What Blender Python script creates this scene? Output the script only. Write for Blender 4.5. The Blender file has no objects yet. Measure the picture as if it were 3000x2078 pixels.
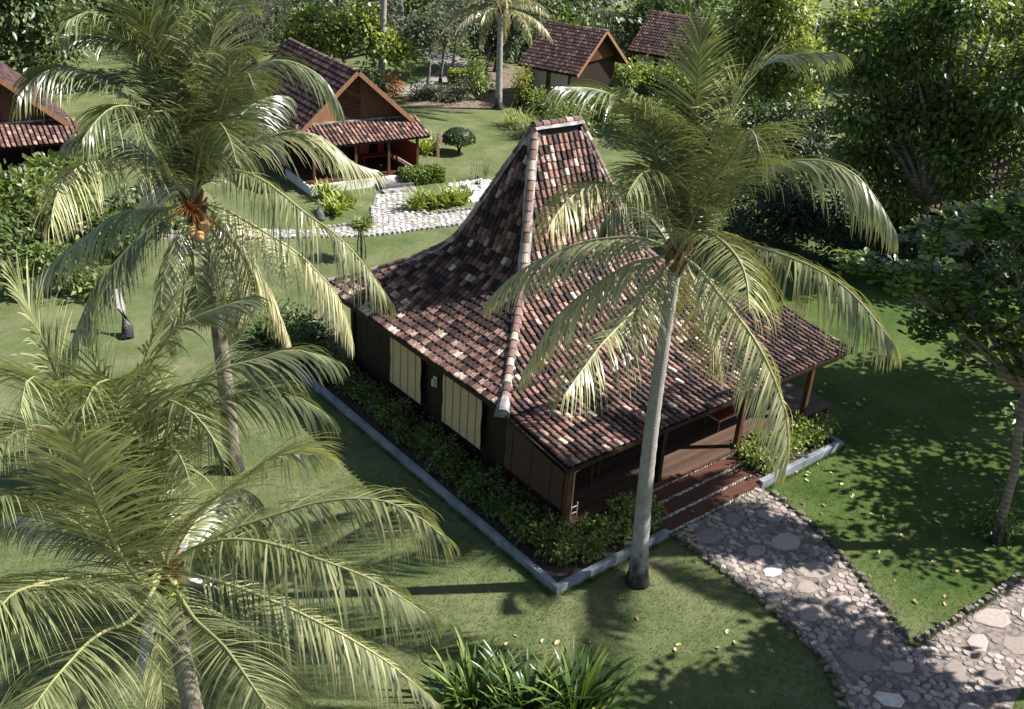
import bpy, math, random
import numpy as np
from mathutils import Vector, Matrix

SC = bpy.context.scene
COL = SC.collection
random.seed(7)
RNG = np.random.default_rng(11)

# ------------------------------------------------------------------ camera
cam_d = bpy.data.cameras.new('camera')
cam_d.sensor_width = 36.0
cam_d.lens = 34.34
cam_d.clip_start = 0.1
cam_d.clip_end = 1000
cam = bpy.data.objects.new('camera', cam_d)
COL.objects.link(cam)
R_ = Vector((0.77993, -0.623149, 0.058267)); U_ = Vector((0.24588, 0.390687, 0.887078)); F_ = Vector((0.575545, 0.677532, -0.457928))
cam.matrix_world = Matrix(((R_.x, U_.x, -F_.x, -12.23), (R_.y, U_.y, -F_.y, -12.29), (R_.z, U_.z, -F_.z, 15.0), (0, 0, 0, 1)))
SC.camera = cam

# ------------------------------------------------------------------ light
SUN_EL, SUN_AZ = math.radians(44), math.radians(121)          # azimuth measured from +Y towards +X
w = bpy.data.worlds.new('World'); SC.world = w; w.use_nodes = True
nt = w.node_tree; nt.nodes.clear()
sky = nt.nodes.new('ShaderNodeTexSky'); sky.sky_type = 'NISHITA'; sky.sun_disc = False
sky.sun_elevation = SUN_EL; sky.sun_rotation = SUN_AZ; sky.air_density = 1.0; sky.dust_density = 1.0
bg = nt.nodes.new('ShaderNodeBackground'); bg.inputs['Strength'].default_value = 0.065
wo = nt.nodes.new('ShaderNodeOutputWorld')
nt.links.new(sky.outputs[0], bg.inputs[0]); nt.links.new(bg.outputs[0], wo.inputs[0])
sd = bpy.data.lights.new('sun', 'SUN'); sd.energy = 5.0; sd.angle = math.radians(0.53); sd.color = (1.0, 0.955, 0.88)
sun = bpy.data.objects.new('sun', sd); COL.objects.link(sun)
sdir = Vector((math.sin(SUN_AZ) * math.cos(SUN_EL), math.cos(SUN_AZ) * math.cos(SUN_EL), math.sin(SUN_EL)))
sun.rotation_euler = sdir.to_track_quat('Z', 'Y').to_euler(); sun.location = (30, -30, 40)
SC.view_settings.view_transform = 'Standard'; SC.view_settings.look = 'None'
SC.view_settings.gamma = 1; SC.view_settings.exposure = 1.08; SC.view_settings.use_curve_mapping = False

# ------------------------------------------------------------------ helpers
def tag(o, label=None, cat=None, group=None, kind=None):
    if label: o['label'] = label
    if cat: o['category'] = cat
    if group: o['group'] = group
    if kind: o['kind'] = kind
    return o

def thing(name, loc, label, cat, rot=0.0, group=None):
    o = bpy.data.objects.new(name, None); o.empty_display_size = 0.2
    COL.objects.link(o); o.location = loc; o.rotation_euler = (0, 0, rot)
    return tag(o, label, cat, group)

def link(name, me, parent=None, loc=(0, 0, 0), rot=(0, 0, 0), scale=None):
    o = bpy.data.objects.new(name, me); COL.objects.link(o)
    o.location = loc; o.rotation_euler = rot
    if scale is not None: o.scale = scale if hasattr(scale, '__len__') else (scale,) * 3
    if parent: o.parent = parent
    return o

def np_mesh(name, V, F, mat, tone=None, smooth=False, midx=None):
    """V (n,3); F (m,k) uniform polygons or list of lists"""
    me = bpy.data.meshes.new(name)
    V = np.asarray(V, dtype=np.float32)
    if isinstance(F, np.ndarray):
        m, k = F.shape
        me.vertices.add(len(V)); me.vertices.foreach_set('co', V.ravel())
        me.loops.add(m * k); me.loops.foreach_set('vertex_index', F.astype(np.int32).ravel())
        me.polygons.add(m); me.polygons.foreach_set('loop_start', np.arange(0, m * k, k, dtype=np.int32))
        me.polygons.foreach_set('loop_total', np.full(m, k, dtype=np.int32))
        me.update(calc_edges=True)
    else:
        me.from_pydata([tuple(v) for v in V], [], F); me.update()
    if smooth: me.polygons.foreach_set('use_smooth', np.ones(len(me.polygons), dtype=bool))
    for mm in (mat if isinstance(mat, (list, tuple)) else [mat]): me.materials.append(mm)
    if midx is not None: me.polygons.foreach_set('material_index', np.asarray(midx, dtype=np.int32))
    if tone is not None:
        at = me.attributes.new('tone', 'FLOAT', 'POINT'); at.data.foreach_set('value', np.asarray(tone, dtype=np.float32))
    return me

class MB:
    def __init__(s): s.v = []; s.f = []; s.t = []; s.tone = 0.5
    def add(s, vs, fs):
        o = len(s.v); s.v += [tuple(v) for v in vs]; s.t += [s.tone] * len(vs)
        s.f += [[i + o for i in f] for f in fs]
    def box(s, lo, hi, M=None):
        (x0, y0, z0), (x1, y1, z1) = lo, hi
        vs = [Vector(p) for p in ((x0, y0, z0), (x1, y0, z0), (x1, y1, z0), (x0, y1, z0), (x0, y0, z1), (x1, y0, z1), (x1, y1, z1), (x0, y1, z1))]
        if M: vs = [M @ v for v in vs]
        s.add(vs, [(0, 3, 2, 1), (4, 5, 6, 7), (0, 1, 5, 4), (1, 2, 6, 5), (2, 3, 7, 6), (3, 0, 4, 7)])
    def beam(s, p, q, wd, ht):
        p, q = Vector(p), Vector(q); d = (q - p).normalized()
        up = Vector((0, 0, 1)) if abs(d.z) < .95 else Vector((0, 1, 0))
        sx = d.cross(up).normalized() * wd / 2; uy = sx.cross(d).normalized() * ht / 2
        s.add([p - sx - uy, p + sx - uy, p + sx + uy, p - sx + uy, q - sx - uy, q + sx - uy, q + sx + uy, q - sx + uy],
              [(0, 1, 2, 3), (7, 6, 5, 4), (0, 4, 5, 1), (1, 5, 6, 2), (2, 6, 7, 3), (3, 7, 4, 0)])
    def tube(s, pts, rad, n=8, cap=True):
        pts = [Vector(p) for p in pts]; N = len(pts); rs = []
        for i in range(N):
            d = (pts[min(i + 1, N - 1)] - pts[max(i - 1, 0)]).normalized()
            up = Vector((0, 0, 1)) if abs(d.z) < .9 else Vector((0, 1, 0))
            a = d.cross(up).normalized(); b = a.cross(d).normalized()
            r = rad[i] if hasattr(rad, '__len__') else rad
            rs.append([pts[i] + (a * math.cos(2 * math.pi * k / n) + b * math.sin(2 * math.pi * k / n)) * r for k in range(n)])
        fs = []
        for i in range(N - 1):
            for k in range(n): fs.append((i * n + k, i * n + (k + 1) % n, (i + 1) * n + (k + 1) % n, (i + 1) * n + k))
        if cap: fs += [tuple(range(n - 1, -1, -1)), tuple((N - 1) * n + k for k in range(n))]
        s.add([v for r in rs for v in r], fs)
    def lathe(s, prof, n=12, at=(0, 0, 0)):
        vs = []; fs = []
        for (r, z) in prof:
            for k in range(n): vs.append((at[0] + r * math.cos(2 * math.pi * k / n), at[1] + r * math.sin(2 * math.pi * k / n), at[2] + z))
        for i in range(len(prof) - 1):
            for k in range(n): fs.append((i * n + k, i * n + (k + 1) % n, (i + 1) * n + (k + 1) % n, (i + 1) * n + k))
        fs += [tuple(range(n - 1, -1, -1)), tuple((len(prof) - 1) * n + k for k in range(n))]
        s.add(vs, fs)
    def mesh(s, name, mat, smooth=False): return np_mesh(name, s.v, s.f, mat, s.t, smooth)
    def build(s, name, mat, parent=None, smooth=False, **k): return link(name, s.mesh(name, mat, smooth), parent, **k)

# ------------------------------------------------------------------ materials
def new_mat(name):
    m = bpy.data.materials.new(name); m.use_nodes = True
    n = m.node_tree; b = n.nodes['Principled BSDF']; return m, n, b

def ramp_node(n, stops, interp='LINEAR'):
    r = n.nodes.new('ShaderNodeValToRGB'); r.color_ramp.interpolation = interp
    while len(r.color_ramp.elements) < len(stops): r.color_ramp.elements.new(0.5)
    for e, (p, c) in zip(r.color_ramp.elements, stops): e.position = p; e.color = (*c, 1)
    return r

def noise_node(n, scale, detail=4, vec=None, rough=.55, stretch=None):
    t = n.nodes.new('ShaderNodeTexNoise'); t.inputs['Scale'].default_value = scale; t.inputs['Detail'].default_value = detail
    t.inputs['Roughness'].default_value = rough
    if vec is None:
        tc = n.nodes.new('ShaderNodeTexCoord'); vec = tc.outputs['Object']
    if stretch:
        mp = n.nodes.new('ShaderNodeMapping'); mp.inputs['Scale'].default_value = stretch
        n.links.new(vec, mp.inputs['Vector']); vec = mp.outputs['Vector']
    n.links.new(vec, t.inputs['Vector']); return t

def bump(n, b, src, strength, dist=.02):
    bp = n.nodes.new('ShaderNodeBump'); bp.inputs['Strength'].default_value = strength; bp.inputs['Distance'].default_value = dist
    n.links.new(src, bp.inputs['Height']); n.links.new(bp.outputs[0], b.inputs['Normal']); return bp

def simple(name, c1, c2, scale=6, rough=.8, bmp=.3, stretch=None, detail=5, spec=.3, world=False):
    m, n, b = new_mat(name)
    vec = None
    if world:
        g = n.nodes.new('ShaderNodeNewGeometry'); vec = g.outputs['Position']
    t = noise_node(n, scale, detail, vec, stretch=stretch)
    r = ramp_node(n, [(.3, c1), (.72, c2)]); n.links.new(t.outputs[0], r.inputs[0]); n.links.new(r.outputs[0], b.inputs['Base Color'])
    b.inputs['Roughness'].default_value = rough; b.inputs['Specular IOR Level'].default_value = spec
    if bmp: bump(n, b, t.outputs[0], bmp)
    return m

def tone_mat(name, stops, rough=.8, nscale=9, namt=.35, bmp=.3, spec=.3, interp='LINEAR', dirt=None, ndist=.02):
    """base colour from the 'tone' attribute jittered by noise"""
    m, n, b = new_mat(name)
    at = n.nodes.new('ShaderNodeAttribute'); at.attribute_name = 'tone'
    g = n.nodes.new('ShaderNodeNewGeometry')
    t = noise_node(n, nscale, 5, g.outputs['Position'])
    ma = n.nodes.new('ShaderNodeMath'); ma.operation = 'MULTIPLY_ADD'; ma.inputs[1].default_value = namt; ma.inputs[2].default_value = -namt / 2
    n.links.new(t.outputs[0], ma.inputs[0])
    ad = n.nodes.new('ShaderNodeMath'); ad.operation = 'ADD'; ad.use_clamp = True
    n.links.new(at.outputs['Fac'], ad.inputs[0]); n.links.new(ma.outputs[0], ad.inputs[1])
    r = ramp_node(n, stops, interp); n.links.new(ad.outputs[0], r.inputs[0])
    col = r.outputs[0]
    if dirt:
        sc, lo, hi, dc = dirt
        t2 = noise_node(n, sc, 6, g.outputs['Position'], rough=.65)
        mr = n.nodes.new('ShaderNodeMapRange'); mr.inputs[1].default_value = lo; mr.inputs[2].default_value = hi
        n.links.new(t2.outputs[0], mr.inputs[0])
        mx = n.nodes.new('ShaderNodeMix'); mx.data_type = 'RGBA'; mx.inputs['B'].default_value = (*dc, 1)
        n.links.new(mr.outputs[0], mx.inputs['Factor']); n.links.new(col, mx.inputs['A']); col = mx.outputs['Result']
    n.links.new(col, b.inputs['Base Color']); b.inputs['Roughness'].default_value = rough
    b.inputs['Specular IOR Level'].default_value = spec
    if bmp: bump(n, b, t.outputs[0], bmp, ndist)
    return m

def leaf_mat(name, stops, rough=.42, trans=.35, spec=.5, tcol=None):
    m, n, b = new_mat(name)
    at = n.nodes.new('ShaderNodeAttribute'); at.attribute_name = 'tone'
    r = ramp_node(n, stops); n.links.new(at.outputs['Fac'], r.inputs[0])
    n.links.new(r.outputs[0], b.inputs['Base Color']); b.inputs['Roughness'].default_value = rough
    b.inputs['Specular IOR Level'].default_value = spec
    tr = n.nodes.new('ShaderNodeBsdfTranslucent')
    mu = n.nodes.new('ShaderNodeMix'); mu.data_type = 'RGBA'; mu.blend_type = 'MULTIPLY'; mu.inputs['Factor'].default_value = 1
    mu.inputs['B'].default_value = (*(tcol or (1.25, 1.3, .5)), 1); n.links.new(r.outputs[0], mu.inputs['A']); n.links.new(mu.outputs['Result'], tr.inputs[0])
    mx = n.nodes.new('ShaderNodeMixShader'); mx.inputs[0].default_value = trans
    n.links.new(b.outputs[0], mx.inputs[1]); n.links.new(tr.outputs[0], mx.inputs[2])
    n.links.new(mx.outputs[0], n.nodes['Material Output'].inputs[0]); return m

def lawn_mat():
    m, n, b = new_mat('lawn_grass')
    g = n.nodes.new('ShaderNodeNewGeometry'); P = g.outputs['Position']
    t1 = noise_node(n, .55, 5, P, .6); t2 = noise_node(n, 5, 6, P, .75); t3 = noise_node(n, 45, 3, P, .7)
    r1 = ramp_node(n, [(.25, (.055, .095, .03)), (.45, (.115, .15, .06)), (.62, (.185, .2, .1)), (.8, (.29, .27, .165))])
    a = n.nodes.new('ShaderNodeMath'); a.operation = 'MULTIPLY_ADD'; a.inputs[1].default_value = .55; n.links.new(t2.outputs[0], a.inputs[0])
    s = n.nodes.new('ShaderNodeMath'); s.operation = 'MULTIPLY_ADD'; s.inputs[1].default_value = .75; s.inputs[2].default_value = -.15
    n.links.new(t1.outputs[0], s.inputs[0]); n.links.new(s.outputs[0], a.inputs[2]); n.links.new(a.outputs[0], r1.inputs[0])
    t4 = noise_node(n, .9, 4, P, .6); mr = n.nodes.new('ShaderNodeMapRange'); mr.inputs[1].default_value = .62; mr.inputs[2].default_value = .75
    n.links.new(t4.outputs[0], mr.inputs[0])
    mx = n.nodes.new('ShaderNodeMix'); mx.data_type = 'RGBA'; mx.inputs['B'].default_value = (.2, .165, .12, 1)
    n.links.new(mr.outputs[0], mx.inputs['Factor']); n.links.new(r1.outputs[0], mx.inputs['A'])
    mu = n.nodes.new('ShaderNodeMix'); mu.data_type = 'RGBA'; mu.blend_type = 'MULTIPLY'; mu.inputs['Factor'].default_value = 1
    r3 = ramp_node(n, [(.3, (.6, .6, .6)), (.7, (1.25, 1.25, 1.2))]); n.links.new(t3.outputs[0], r3.inputs[0])
    n.links.new(mx.outputs['Result'], mu.inputs['A']); n.links.new(r3.outputs[0], mu.inputs['B'])
    sp = n.nodes.new('ShaderNodeSeparateXYZ'); n.links.new(P, sp.inputs[0])          # lusher turf plus tree shade put into the right lawn's colour
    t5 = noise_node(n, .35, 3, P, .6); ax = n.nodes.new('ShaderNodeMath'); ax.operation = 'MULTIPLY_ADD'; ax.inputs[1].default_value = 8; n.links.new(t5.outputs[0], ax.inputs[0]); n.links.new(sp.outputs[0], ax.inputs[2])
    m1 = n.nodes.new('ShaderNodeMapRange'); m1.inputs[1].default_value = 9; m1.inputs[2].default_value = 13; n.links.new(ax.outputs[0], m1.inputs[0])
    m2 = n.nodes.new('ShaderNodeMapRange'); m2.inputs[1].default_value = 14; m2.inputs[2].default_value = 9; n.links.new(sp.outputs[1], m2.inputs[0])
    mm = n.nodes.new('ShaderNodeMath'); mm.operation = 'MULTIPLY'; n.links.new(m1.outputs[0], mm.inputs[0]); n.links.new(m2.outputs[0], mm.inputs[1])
    lush_shade = n.nodes.new('ShaderNodeMix'); lush_shade.data_type = 'RGBA'; lush_shade.blend_type = 'MULTIPLY'; lush_shade.inputs['B'].default_value = (.6, .76, .46, 1)
    n.links.new(mm.outputs[0], lush_shade.inputs['Factor']); n.links.new(mu.outputs['Result'], lush_shade.inputs['A'])
    n.links.new(lush_shade.outputs['Result'], b.inputs['Base Color']); b.inputs['Roughness'].default_value = .95; b.inputs['Specular IOR Level'].default_value = .1
    bump(n, b, t3.outputs[0], .8, .05); return m

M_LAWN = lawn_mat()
M_EARTH = simple('bare_earth', (.10, .075, .055), (.26, .21, .16), 3, .95, .5, spec=.1, world=True)
M_SOIL = simple('planter_soil', (.035, .028, .024), (.11, .09, .075), 8, .95, .8, spec=.1, world=True)
M_MORTAR = simple('path_mortar', (.09, .078, .068), (.3, .255, .23), 7, .95, .7, spec=.1, world=True)
M_WHITEPATH = simple('pale_path_mortar', (.15, .14, .13), (.36, .34, .32), 9, .95, .7, spec=.1, world=True)
M_STONE = tone_mat('path_stone', [(0, (.05, .048, .046)), (.35, (.17, .142, .128)), (.65, (.33, .275, .25)), (.88, (.47, .41, .375)), (1, (.68, .65, .61))], .85, 11, .32, .5, .2)
M_WHITESTONE = tone_mat('pale_stone', [(0, (.2, .19, .18)), (.5, (.44, .42, .395)), (1, (.72, .7, .67))], .85, 14, .3, .4, .2)
TILE_STOPS = [(0, (.014, .011, .012)), (.2, (.034, .025, .026)), (.4, (.085, .052, .047)), (.6, (.19, .105, .086)), (.76, (.31, .195, .16)), (.88, (.47, .38, .31)), (1, (.66, .6, .5))]
M_TILE = tone_mat('clay_tile', TILE_STOPS, .85, 19, .8, .6, .2, dirt=(9, .53, .74, (.03, .025, .026)))
M_TILE_DARK = tone_mat('dark_clay_tile', [(0, (.02, .015, .016)), (.5, (.06, .036, .036)), (1, (.17, .095, .085))], .85, 6, .4, .3, .2)
M_CAP = tone_mat('ridge_tile_clay', [(0, (.07, .045, .04)), (.5, (.22, .135, .115)), (1, (.5, .42, .36))], .85, 12, .5, .5, .2, dirt=(7, .6, .75, (.05, .045, .045)))
M_LIME = simple('lime_mortar', (.07, .07, .075), (.5, .49, .48), 3.2, .9, .5, spec=.15, world=True)
M_WALL = simple('painted_planter_wall', (.13, .15, .175), (.285, .32, .355), 2.2, .85, .35, spec=.2, world=True, detail=8)
M_DARKWOOD = simple('dark_stained_timber', (.012, .007, .005), (.027, .015, .010), 4, .6, .3, (1, 1, .15))
M_POST = simple('brown_timber', (.055, .025, .013), (.125, .058, .028), 5, .55, .3, (4, 4, .4))
M_PLANK = tone_mat('deck_timber', [(0, (.045, .026, .019)), (.5, (.085, .05, .036)), (1, (.13, .08, .058))], .5, 5, .3, .2, .4)
M_TREAD = simple('red_brown_tread', (.055, .023, .016), (.12, .05, .033), 4, .5, .2, (.5, 5, 5))
M_BLIND = None
M_ORANGE = simple('varnished_orange_timber', (.2, .095, .048), (.33, .175, .095), 3.5, .55, .25, (6, 6, .5))
M_REDWOOD = simple('red_lacquered_timber', (.20, .03, .02), (.34, .06, .035), 4, .45, .1)
M_WHITE = simple('whitewashed_plaster', (.62, .6, .56), (.78, .77, .74), 3, .85, .15)
M_CREAMWOOD = simple('pale_woven_panel', (.38, .35, .28), (.56, .53, .44), 9, .85, .3, (1, 1, 6))
M_PALE = simple('pale_bare_wood', (.42, .33, .24), (.6, .5, .4), 6, .6, .1)
M_BAMBOO = tone_mat('weathered_bamboo', [(0, (.10, .085, .07)), (.5, (.24, .21, .17)), (1, (.42, .38, .31))], .75, 4, .3, .2)
M_DARKSTONE = simple('dark_volcanic_stone', (.05, .05, .052), (.13, .13, .13), 8, .9, .6)

def blind_mat(name, c1, c2, c3):
    m, n, b = new_mat(name); tc = n.nodes.new('ShaderNodeTexCoord')
    wv = n.nodes.new('ShaderNodeTexWave'); wv.bands_direction = 'Z'; wv.inputs['Scale'].default_value = 22; wv.inputs['Distortion'].default_value = .6
    n.links.new(tc.outputs['Object'], wv.inputs[0])
    t = noise_node(n, 5, 5, tc.outputs['Object'], stretch=(.6, .6, 9))
    r = ramp_node(n, [(.25, c1), (.55, c2), (.8, c3)]); n.links.new(t.outputs[0], r.inputs[0])
    mu = n.nodes.new('ShaderNodeMix'); mu.data_type = 'RGBA'; mu.blend_type = 'MULTIPLY'; mu.inputs['Factor'].default_value = .45
    n.links.new(r.outputs[0], mu.inputs['A']); n.links.new(wv.outputs[0], mu.inputs['B']); n.links.new(mu.outputs['Result'], b.inputs['Base Color'])
    b.inputs['Roughness'].default_value = .65; bump(n, b, wv.outputs[0], .5, .01); return m
M_BLIND = blind_mat('bamboo_blind_slats', (.5, .37, .19), (.68, .53, .3), (.8, .66, .42))
M_SCREEN = blind_mat('brown_woven_screen', (.045, .018, .01), (.08, .032, .017), (.13, .055, .028))

def trunk_mat(name, c1, c2, ring=9.0, c3=None):
    m, n, b = new_mat(name); tc = n.nodes.new('ShaderNodeTexCoord'); P = tc.outputs['Object']
    t = noise_node(n, 3.5, 6, P, .65); tb = noise_node(n, 12, 4, P, .6, stretch=(1, 1, 2.5))
    wv = n.nodes.new('ShaderNodeTexWave'); wv.bands_direction = 'Z'; wv.inputs['Scale'].default_value = ring; wv.inputs['Distortion'].default_value = 2.5; wv.inputs['Detail'].default_value = 3
    n.links.new(P, wv.inputs[0])
    r = ramp_node(n, [(.25, c1), (.7, c2)]); n.links.new(t.outputs[0], r.inputs[0])
    mu = n.nodes.new('ShaderNodeMix'); mu.data_type = 'RGBA'; mu.blend_type = 'MULTIPLY'; mu.inputs['Factor'].default_value = .5
    rw = ramp_node(n, [(0, (.35, .33, .32)), (.35, (1, 1, 1)), (1, (1.15, 1.15, 1.15))]); n.links.new(wv.outputs[0], rw.inputs[0])
    n.links.new(r.outputs[0], mu.inputs['A']); n.links.new(rw.outputs[0], mu.inputs['B'])
    sp = n.nodes.new('ShaderNodeSeparateXYZ'); n.links.new(P, sp.inputs[0]); tz = noise_node(n, 4, 5, P, .7, stretch=(1, 1, .5))
    az = n.nodes.new('ShaderNodeMath'); az.operation = 'MULTIPLY_ADD'; az.inputs[1].default_value = -2.2; n.links.new(tz.outputs[0], az.inputs[0]); n.links.new(sp.outputs[2], az.inputs[2])
    st = n.nodes.new('ShaderNodeMapRange'); st.inputs[1].default_value = -.15; st.inputs[2].default_value = -.75; n.links.new(az.outputs[0], st.inputs[0])      # dark weather stain at the foot
    dk = n.nodes.new('ShaderNodeMix'); dk.data_type = 'RGBA'; dk.inputs['B'].default_value = (.055, .05, .048, 1); n.links.new(st.outputs[0], dk.inputs['Factor']); n.links.new(mu.outputs['Result'], dk.inputs['A'])
    n.links.new(dk.outputs['Result'], b.inputs['Base Color']); b.inputs['Roughness'].default_value = .9; b.inputs['Specular IOR Level'].default_value = .15
    bump(n, b, wv.outputs[0], .5, .03); return m
M_PALMTRUNK = trunk_mat('palm_bark', (.25, .23, .215), (.46, .44, .42))
M_PALMTRUNK_BROWN = trunk_mat('brown_palm_bark', (.15, .125, .105), (.34, .29, .25), 12)
M_BARK = trunk_mat('tree_bark', (.12, .10, .085), (.3, .26, .22), 2.0)
M_FIBRE = simple('palm_fibre', (.07, .035, .02), (.26, .14, .075), 14, .95, .8, (3, 3, .6))
M_FLOWER_STALK = simple('orange_flower_stalk', (.24, .07, .02), (.42, .16, .045), 8, .7, .2)
M_SPATHE = simple('dry_grey_spathe', (.28, .25, .23), (.55, .51, .48), 5, .8, .3)
M_NUT_TAN = simple('tan_coconut_husk', (.42, .24, .09), (.6, .38, .17), 4, .5, .1)
M_NUT_GREEN = simple('green_coconut_husk', (.24, .27, .05), (.42, .44, .11), 3, .45, .1)
PALM_STOPS = [(0, (.018, .032, .016)), (.3, (.055, .078, .034)), (.52, (.13, .155, .068)), (.72, (.29, .31, .15)), (.88, (.52, .49, .27)), (1, (.55, .48, .35))]
M_PALM = leaf_mat('palm_leaflet', PALM_STOPS, .34, .17, 1.0, (1.2, 1.2, .45))
M_RACHIS = tone_mat('palm_midrib', [(0, (.14, .16, .06)), (.5, (.28, .28, .13)), (1, (.42, .36, .2))], .45, 5, .3, .1, .5)
M_LEAF_ALMOND = leaf_mat('sea_almond_leaf', [(0, (.02, .042, .016)), (.4, (.065, .12, .036)), (.7, (.18, .26, .06)), (1, (.4, .46, .11))], .36, .36, .6)
M_LEAF_BRIGHT = leaf_mat('bright_leaf', [(0, (.03, .055, .015)), (.45, (.10, .15, .04)), (.8, (.24, .30, .08)), (1, (.44, .46, .17))], .4, .42, .6)
M_LEAF_MID = leaf_mat('mid_green_leaf', [(0, (.018, .034, .013)), (.5, (.065, .10, .032)), (.85, (.16, .21, .07)), (1, (.3, .33, .13))], .42, .25, .5)
M_LEAF_DARK = leaf_mat('dark_leaf', [(0, (.008, .016, .008)), (.6, (.025, .045, .018)), (1, (.07, .10, .035))], .45, .2, .4)
M_LEAF_GREY = leaf_mat('grey_green_leaf', [(0, (.05, .06, .04)), (.5, (.12, .14, .09)), (1, (.26, .28, .2))], .6, .25, .3, (1.1, 1.1, .8))
M_LEAF_LILY = leaf_mat('lily_blade', [(0, (.012, .028, .01)), (.5, (.035, .07, .018)), (.85, (.10, .16, .035)), (1, (.3, .34, .1))], .32, .25, .6)
M_LEAF_AGAVE = leaf_mat('yellow_green_blade', [(0, (.07, .11, .02)), (.5, (.2, .26, .045)), (1, (.4, .43, .12))], .4, .3, .5)
M_LEAF_YELLOW = leaf_mat('yellow_green_leaf', [(0, (.10, .12, .02)), (.6, (.24, .26, .05)), (1, (.42, .42, .12))], .45, .3, .4)
M_BLOSSOM = leaf_mat('white_blossom', [(0, (.12, .15, .08)), (.35, (.5, .5, .45)), (1, (.78, .76, .72))], .6, .3, .3, (1, 1, 1))
M_DRY = tone_mat('dry_fallen_leaf', [(0, (.16, .09, .045)), (.5, (.38, .29, .14)), (1, (.62, .55, .36))], .7, 6, .2, 0)
M_GRASSBLADE = leaf_mat('grass_blade', [(0, (.045, .09, .022)), (.5, (.12, .16, .055)), (1, (.30, .29, .15))], .7, .25, .2)
M_CROTON = leaf_mat('red_croton_leaf', [(0, (.1, .03, .02)), (.6, (.4, .13, .06)), (1, (.5, .3, .1))], .5, .25, .4, (1, .8, .6))
M_PLUME = leaf_mat('pink_plume', [(0, (.35, .22, .19)), (1, (.6, .45, .4))], .8, .3, .2, (1, 1, 1))

# ------------------------------------------------------------------ ground, paths
def sheet(name, poly, z, mat, kind='structure', parent=None):
    me = np_mesh(name, [(x, y, z) for x, y in poly], [list(range(len(poly)))], mat)
    o = link(name, me, parent)
    if kind: o['kind'] = kind
    return o

def in_poly(P, poly):
    x, y = P[:, 0], P[:, 1]; r = np.zeros(len(P), bool); n = len(poly)
    for i in range(n):
        x0, y0 = poly[i]; x1, y1 = poly[(i + 1) % n]
        c = ((y0 > y) != (y1 > y)) & (x < (x1 - x0) * (y - y0) / (y1 - y0 + 1e-12) + x0); r ^= c
    return r

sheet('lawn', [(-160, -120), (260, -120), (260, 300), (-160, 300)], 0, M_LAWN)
PATH = [(3.85, .02), (3.9, -1.2), (3.82, -2.64), (3.62, -4.02), (3.3, -5.0), (2.6, -5.95), (1.6, -7.2), (.6, -9), (4, -9.6), (5.4, -7.95), (6.3, -7.8), (8, -7.7), (12.5, -8.0),
        (13, -6.25), (9.87, -6.06), (7.79, -5.98), (5.93, -5.83), (5.35, -5.75), (5.93, -4.82), (6.5, -3.57), (6.95, -2.57), (7.35, -1.25), (7.5, .02)]
FAR_PATH = [(-9, 30.2), (-2, 27.2), (3.2, 24.35), (6.1, 22.9), (8.47, 21.8), (10.52, 21.42), (12.66, 21.05), (19, 20.3), (24, 19.6), (24, 20.9), (19, 21.9), (14.46, 22.42), (11.94, 22.8), (12.26, 24.39), (13.1, 26.0),
            (11.45, 26.4), (10.3, 24.8), (9.3, 23.05), (6.49, 23.75), (3.75, 25.3), (-2, 28.3), (-9, 31.4)]
BG_PATH = [(23.0, 44.2), (25.3, 43.3), (28.9, 44.6), (33.2, 46.2), (36.5, 55), (33.5, 55.2), (31.5, 49.6), (27, 46.2)]
EARTH = [(24.8, 38.6), (27.8, 37.8), (30.2, 38.6), (31.6, 41.5), (35.5, 44), (38, 47), (36, 50), (32, 46), (27.5, 43.0), (23, 42.8), (22.8, 40.4)]
BED = [(15.4, 26.0), (17.4, 25.9), (18.2, 24.4), (17.0, 22.9), (15.3, 23.0), (14.6, 23.5), (14.7, 24.8)]
path = sheet('stone_path', PATH, .004, M_MORTAR)
fpath = sheet('pale_garden_path', FAR_PATH, .004, M_WHITEPATH)
sheet('back_path', BG_PATH, .008, M_WHITEPATH)
sheet('bare_earth', EARTH, .004, M_EARTH)
bed = sheet('white_gravel_bed', BED, .008, M_WHITESTONE)

def stone_verts(rx, ry, h, n=7, rot=0.0, rng=random):
    ang = [2 * math.pi * (k + rng.uniform(-.22, .22)) / n for k in range(n)]
    rr = [rng.uniform(.85, 1.08) for _ in range(n)]
    out = []
    for s, z in ((1.0, -.02), (.98, h * .6), (.84, h)):
        for a, r in zip(ang, rr):
            x, y = math.cos(a) * rx * r * s, math.sin(a) * ry * r * s
            out.append((x * math.cos(rot) - y * math.sin(rot), x * math.sin(rot) + y * math.cos(rot), z + rng.uniform(-.003, .003) * (z > 0)))
    fs = []
    for l in (0, 1):
        for k in range(n): fs.append((l * n + k, l * n + (k + 1) % n, (l + 1) * n + (k + 1) % n, (l + 1) * n + k))
    fs.append(tuple(2 * n + k for k in range(n)))
    return out, fs

def cobbles(poly, spacing, bigs, edge=None):
    xs = [p[0] for p in poly]; ys = [p[1] for p in poly]; pts = []
    rows = int((max(ys) - min(ys)) / (spacing * .84)) + 1
    for j in range(rows):
        y = min(ys) + j * spacing * .84; x = min(xs) + (j % 2) * spacing / 2
        while x < max(xs): pts.append((x + random.uniform(-.2, .2) * spacing, y + random.uniform(-.2, .2) * spacing)); x += spacing
    P = np.array(pts); P = P[in_poly(P, poly)]
    for bx, by, br, _ in bigs: P = P[np.hypot(P[:, 0] - bx, P[:, 1] - by) > br + spacing * .42]
    return P

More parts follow.
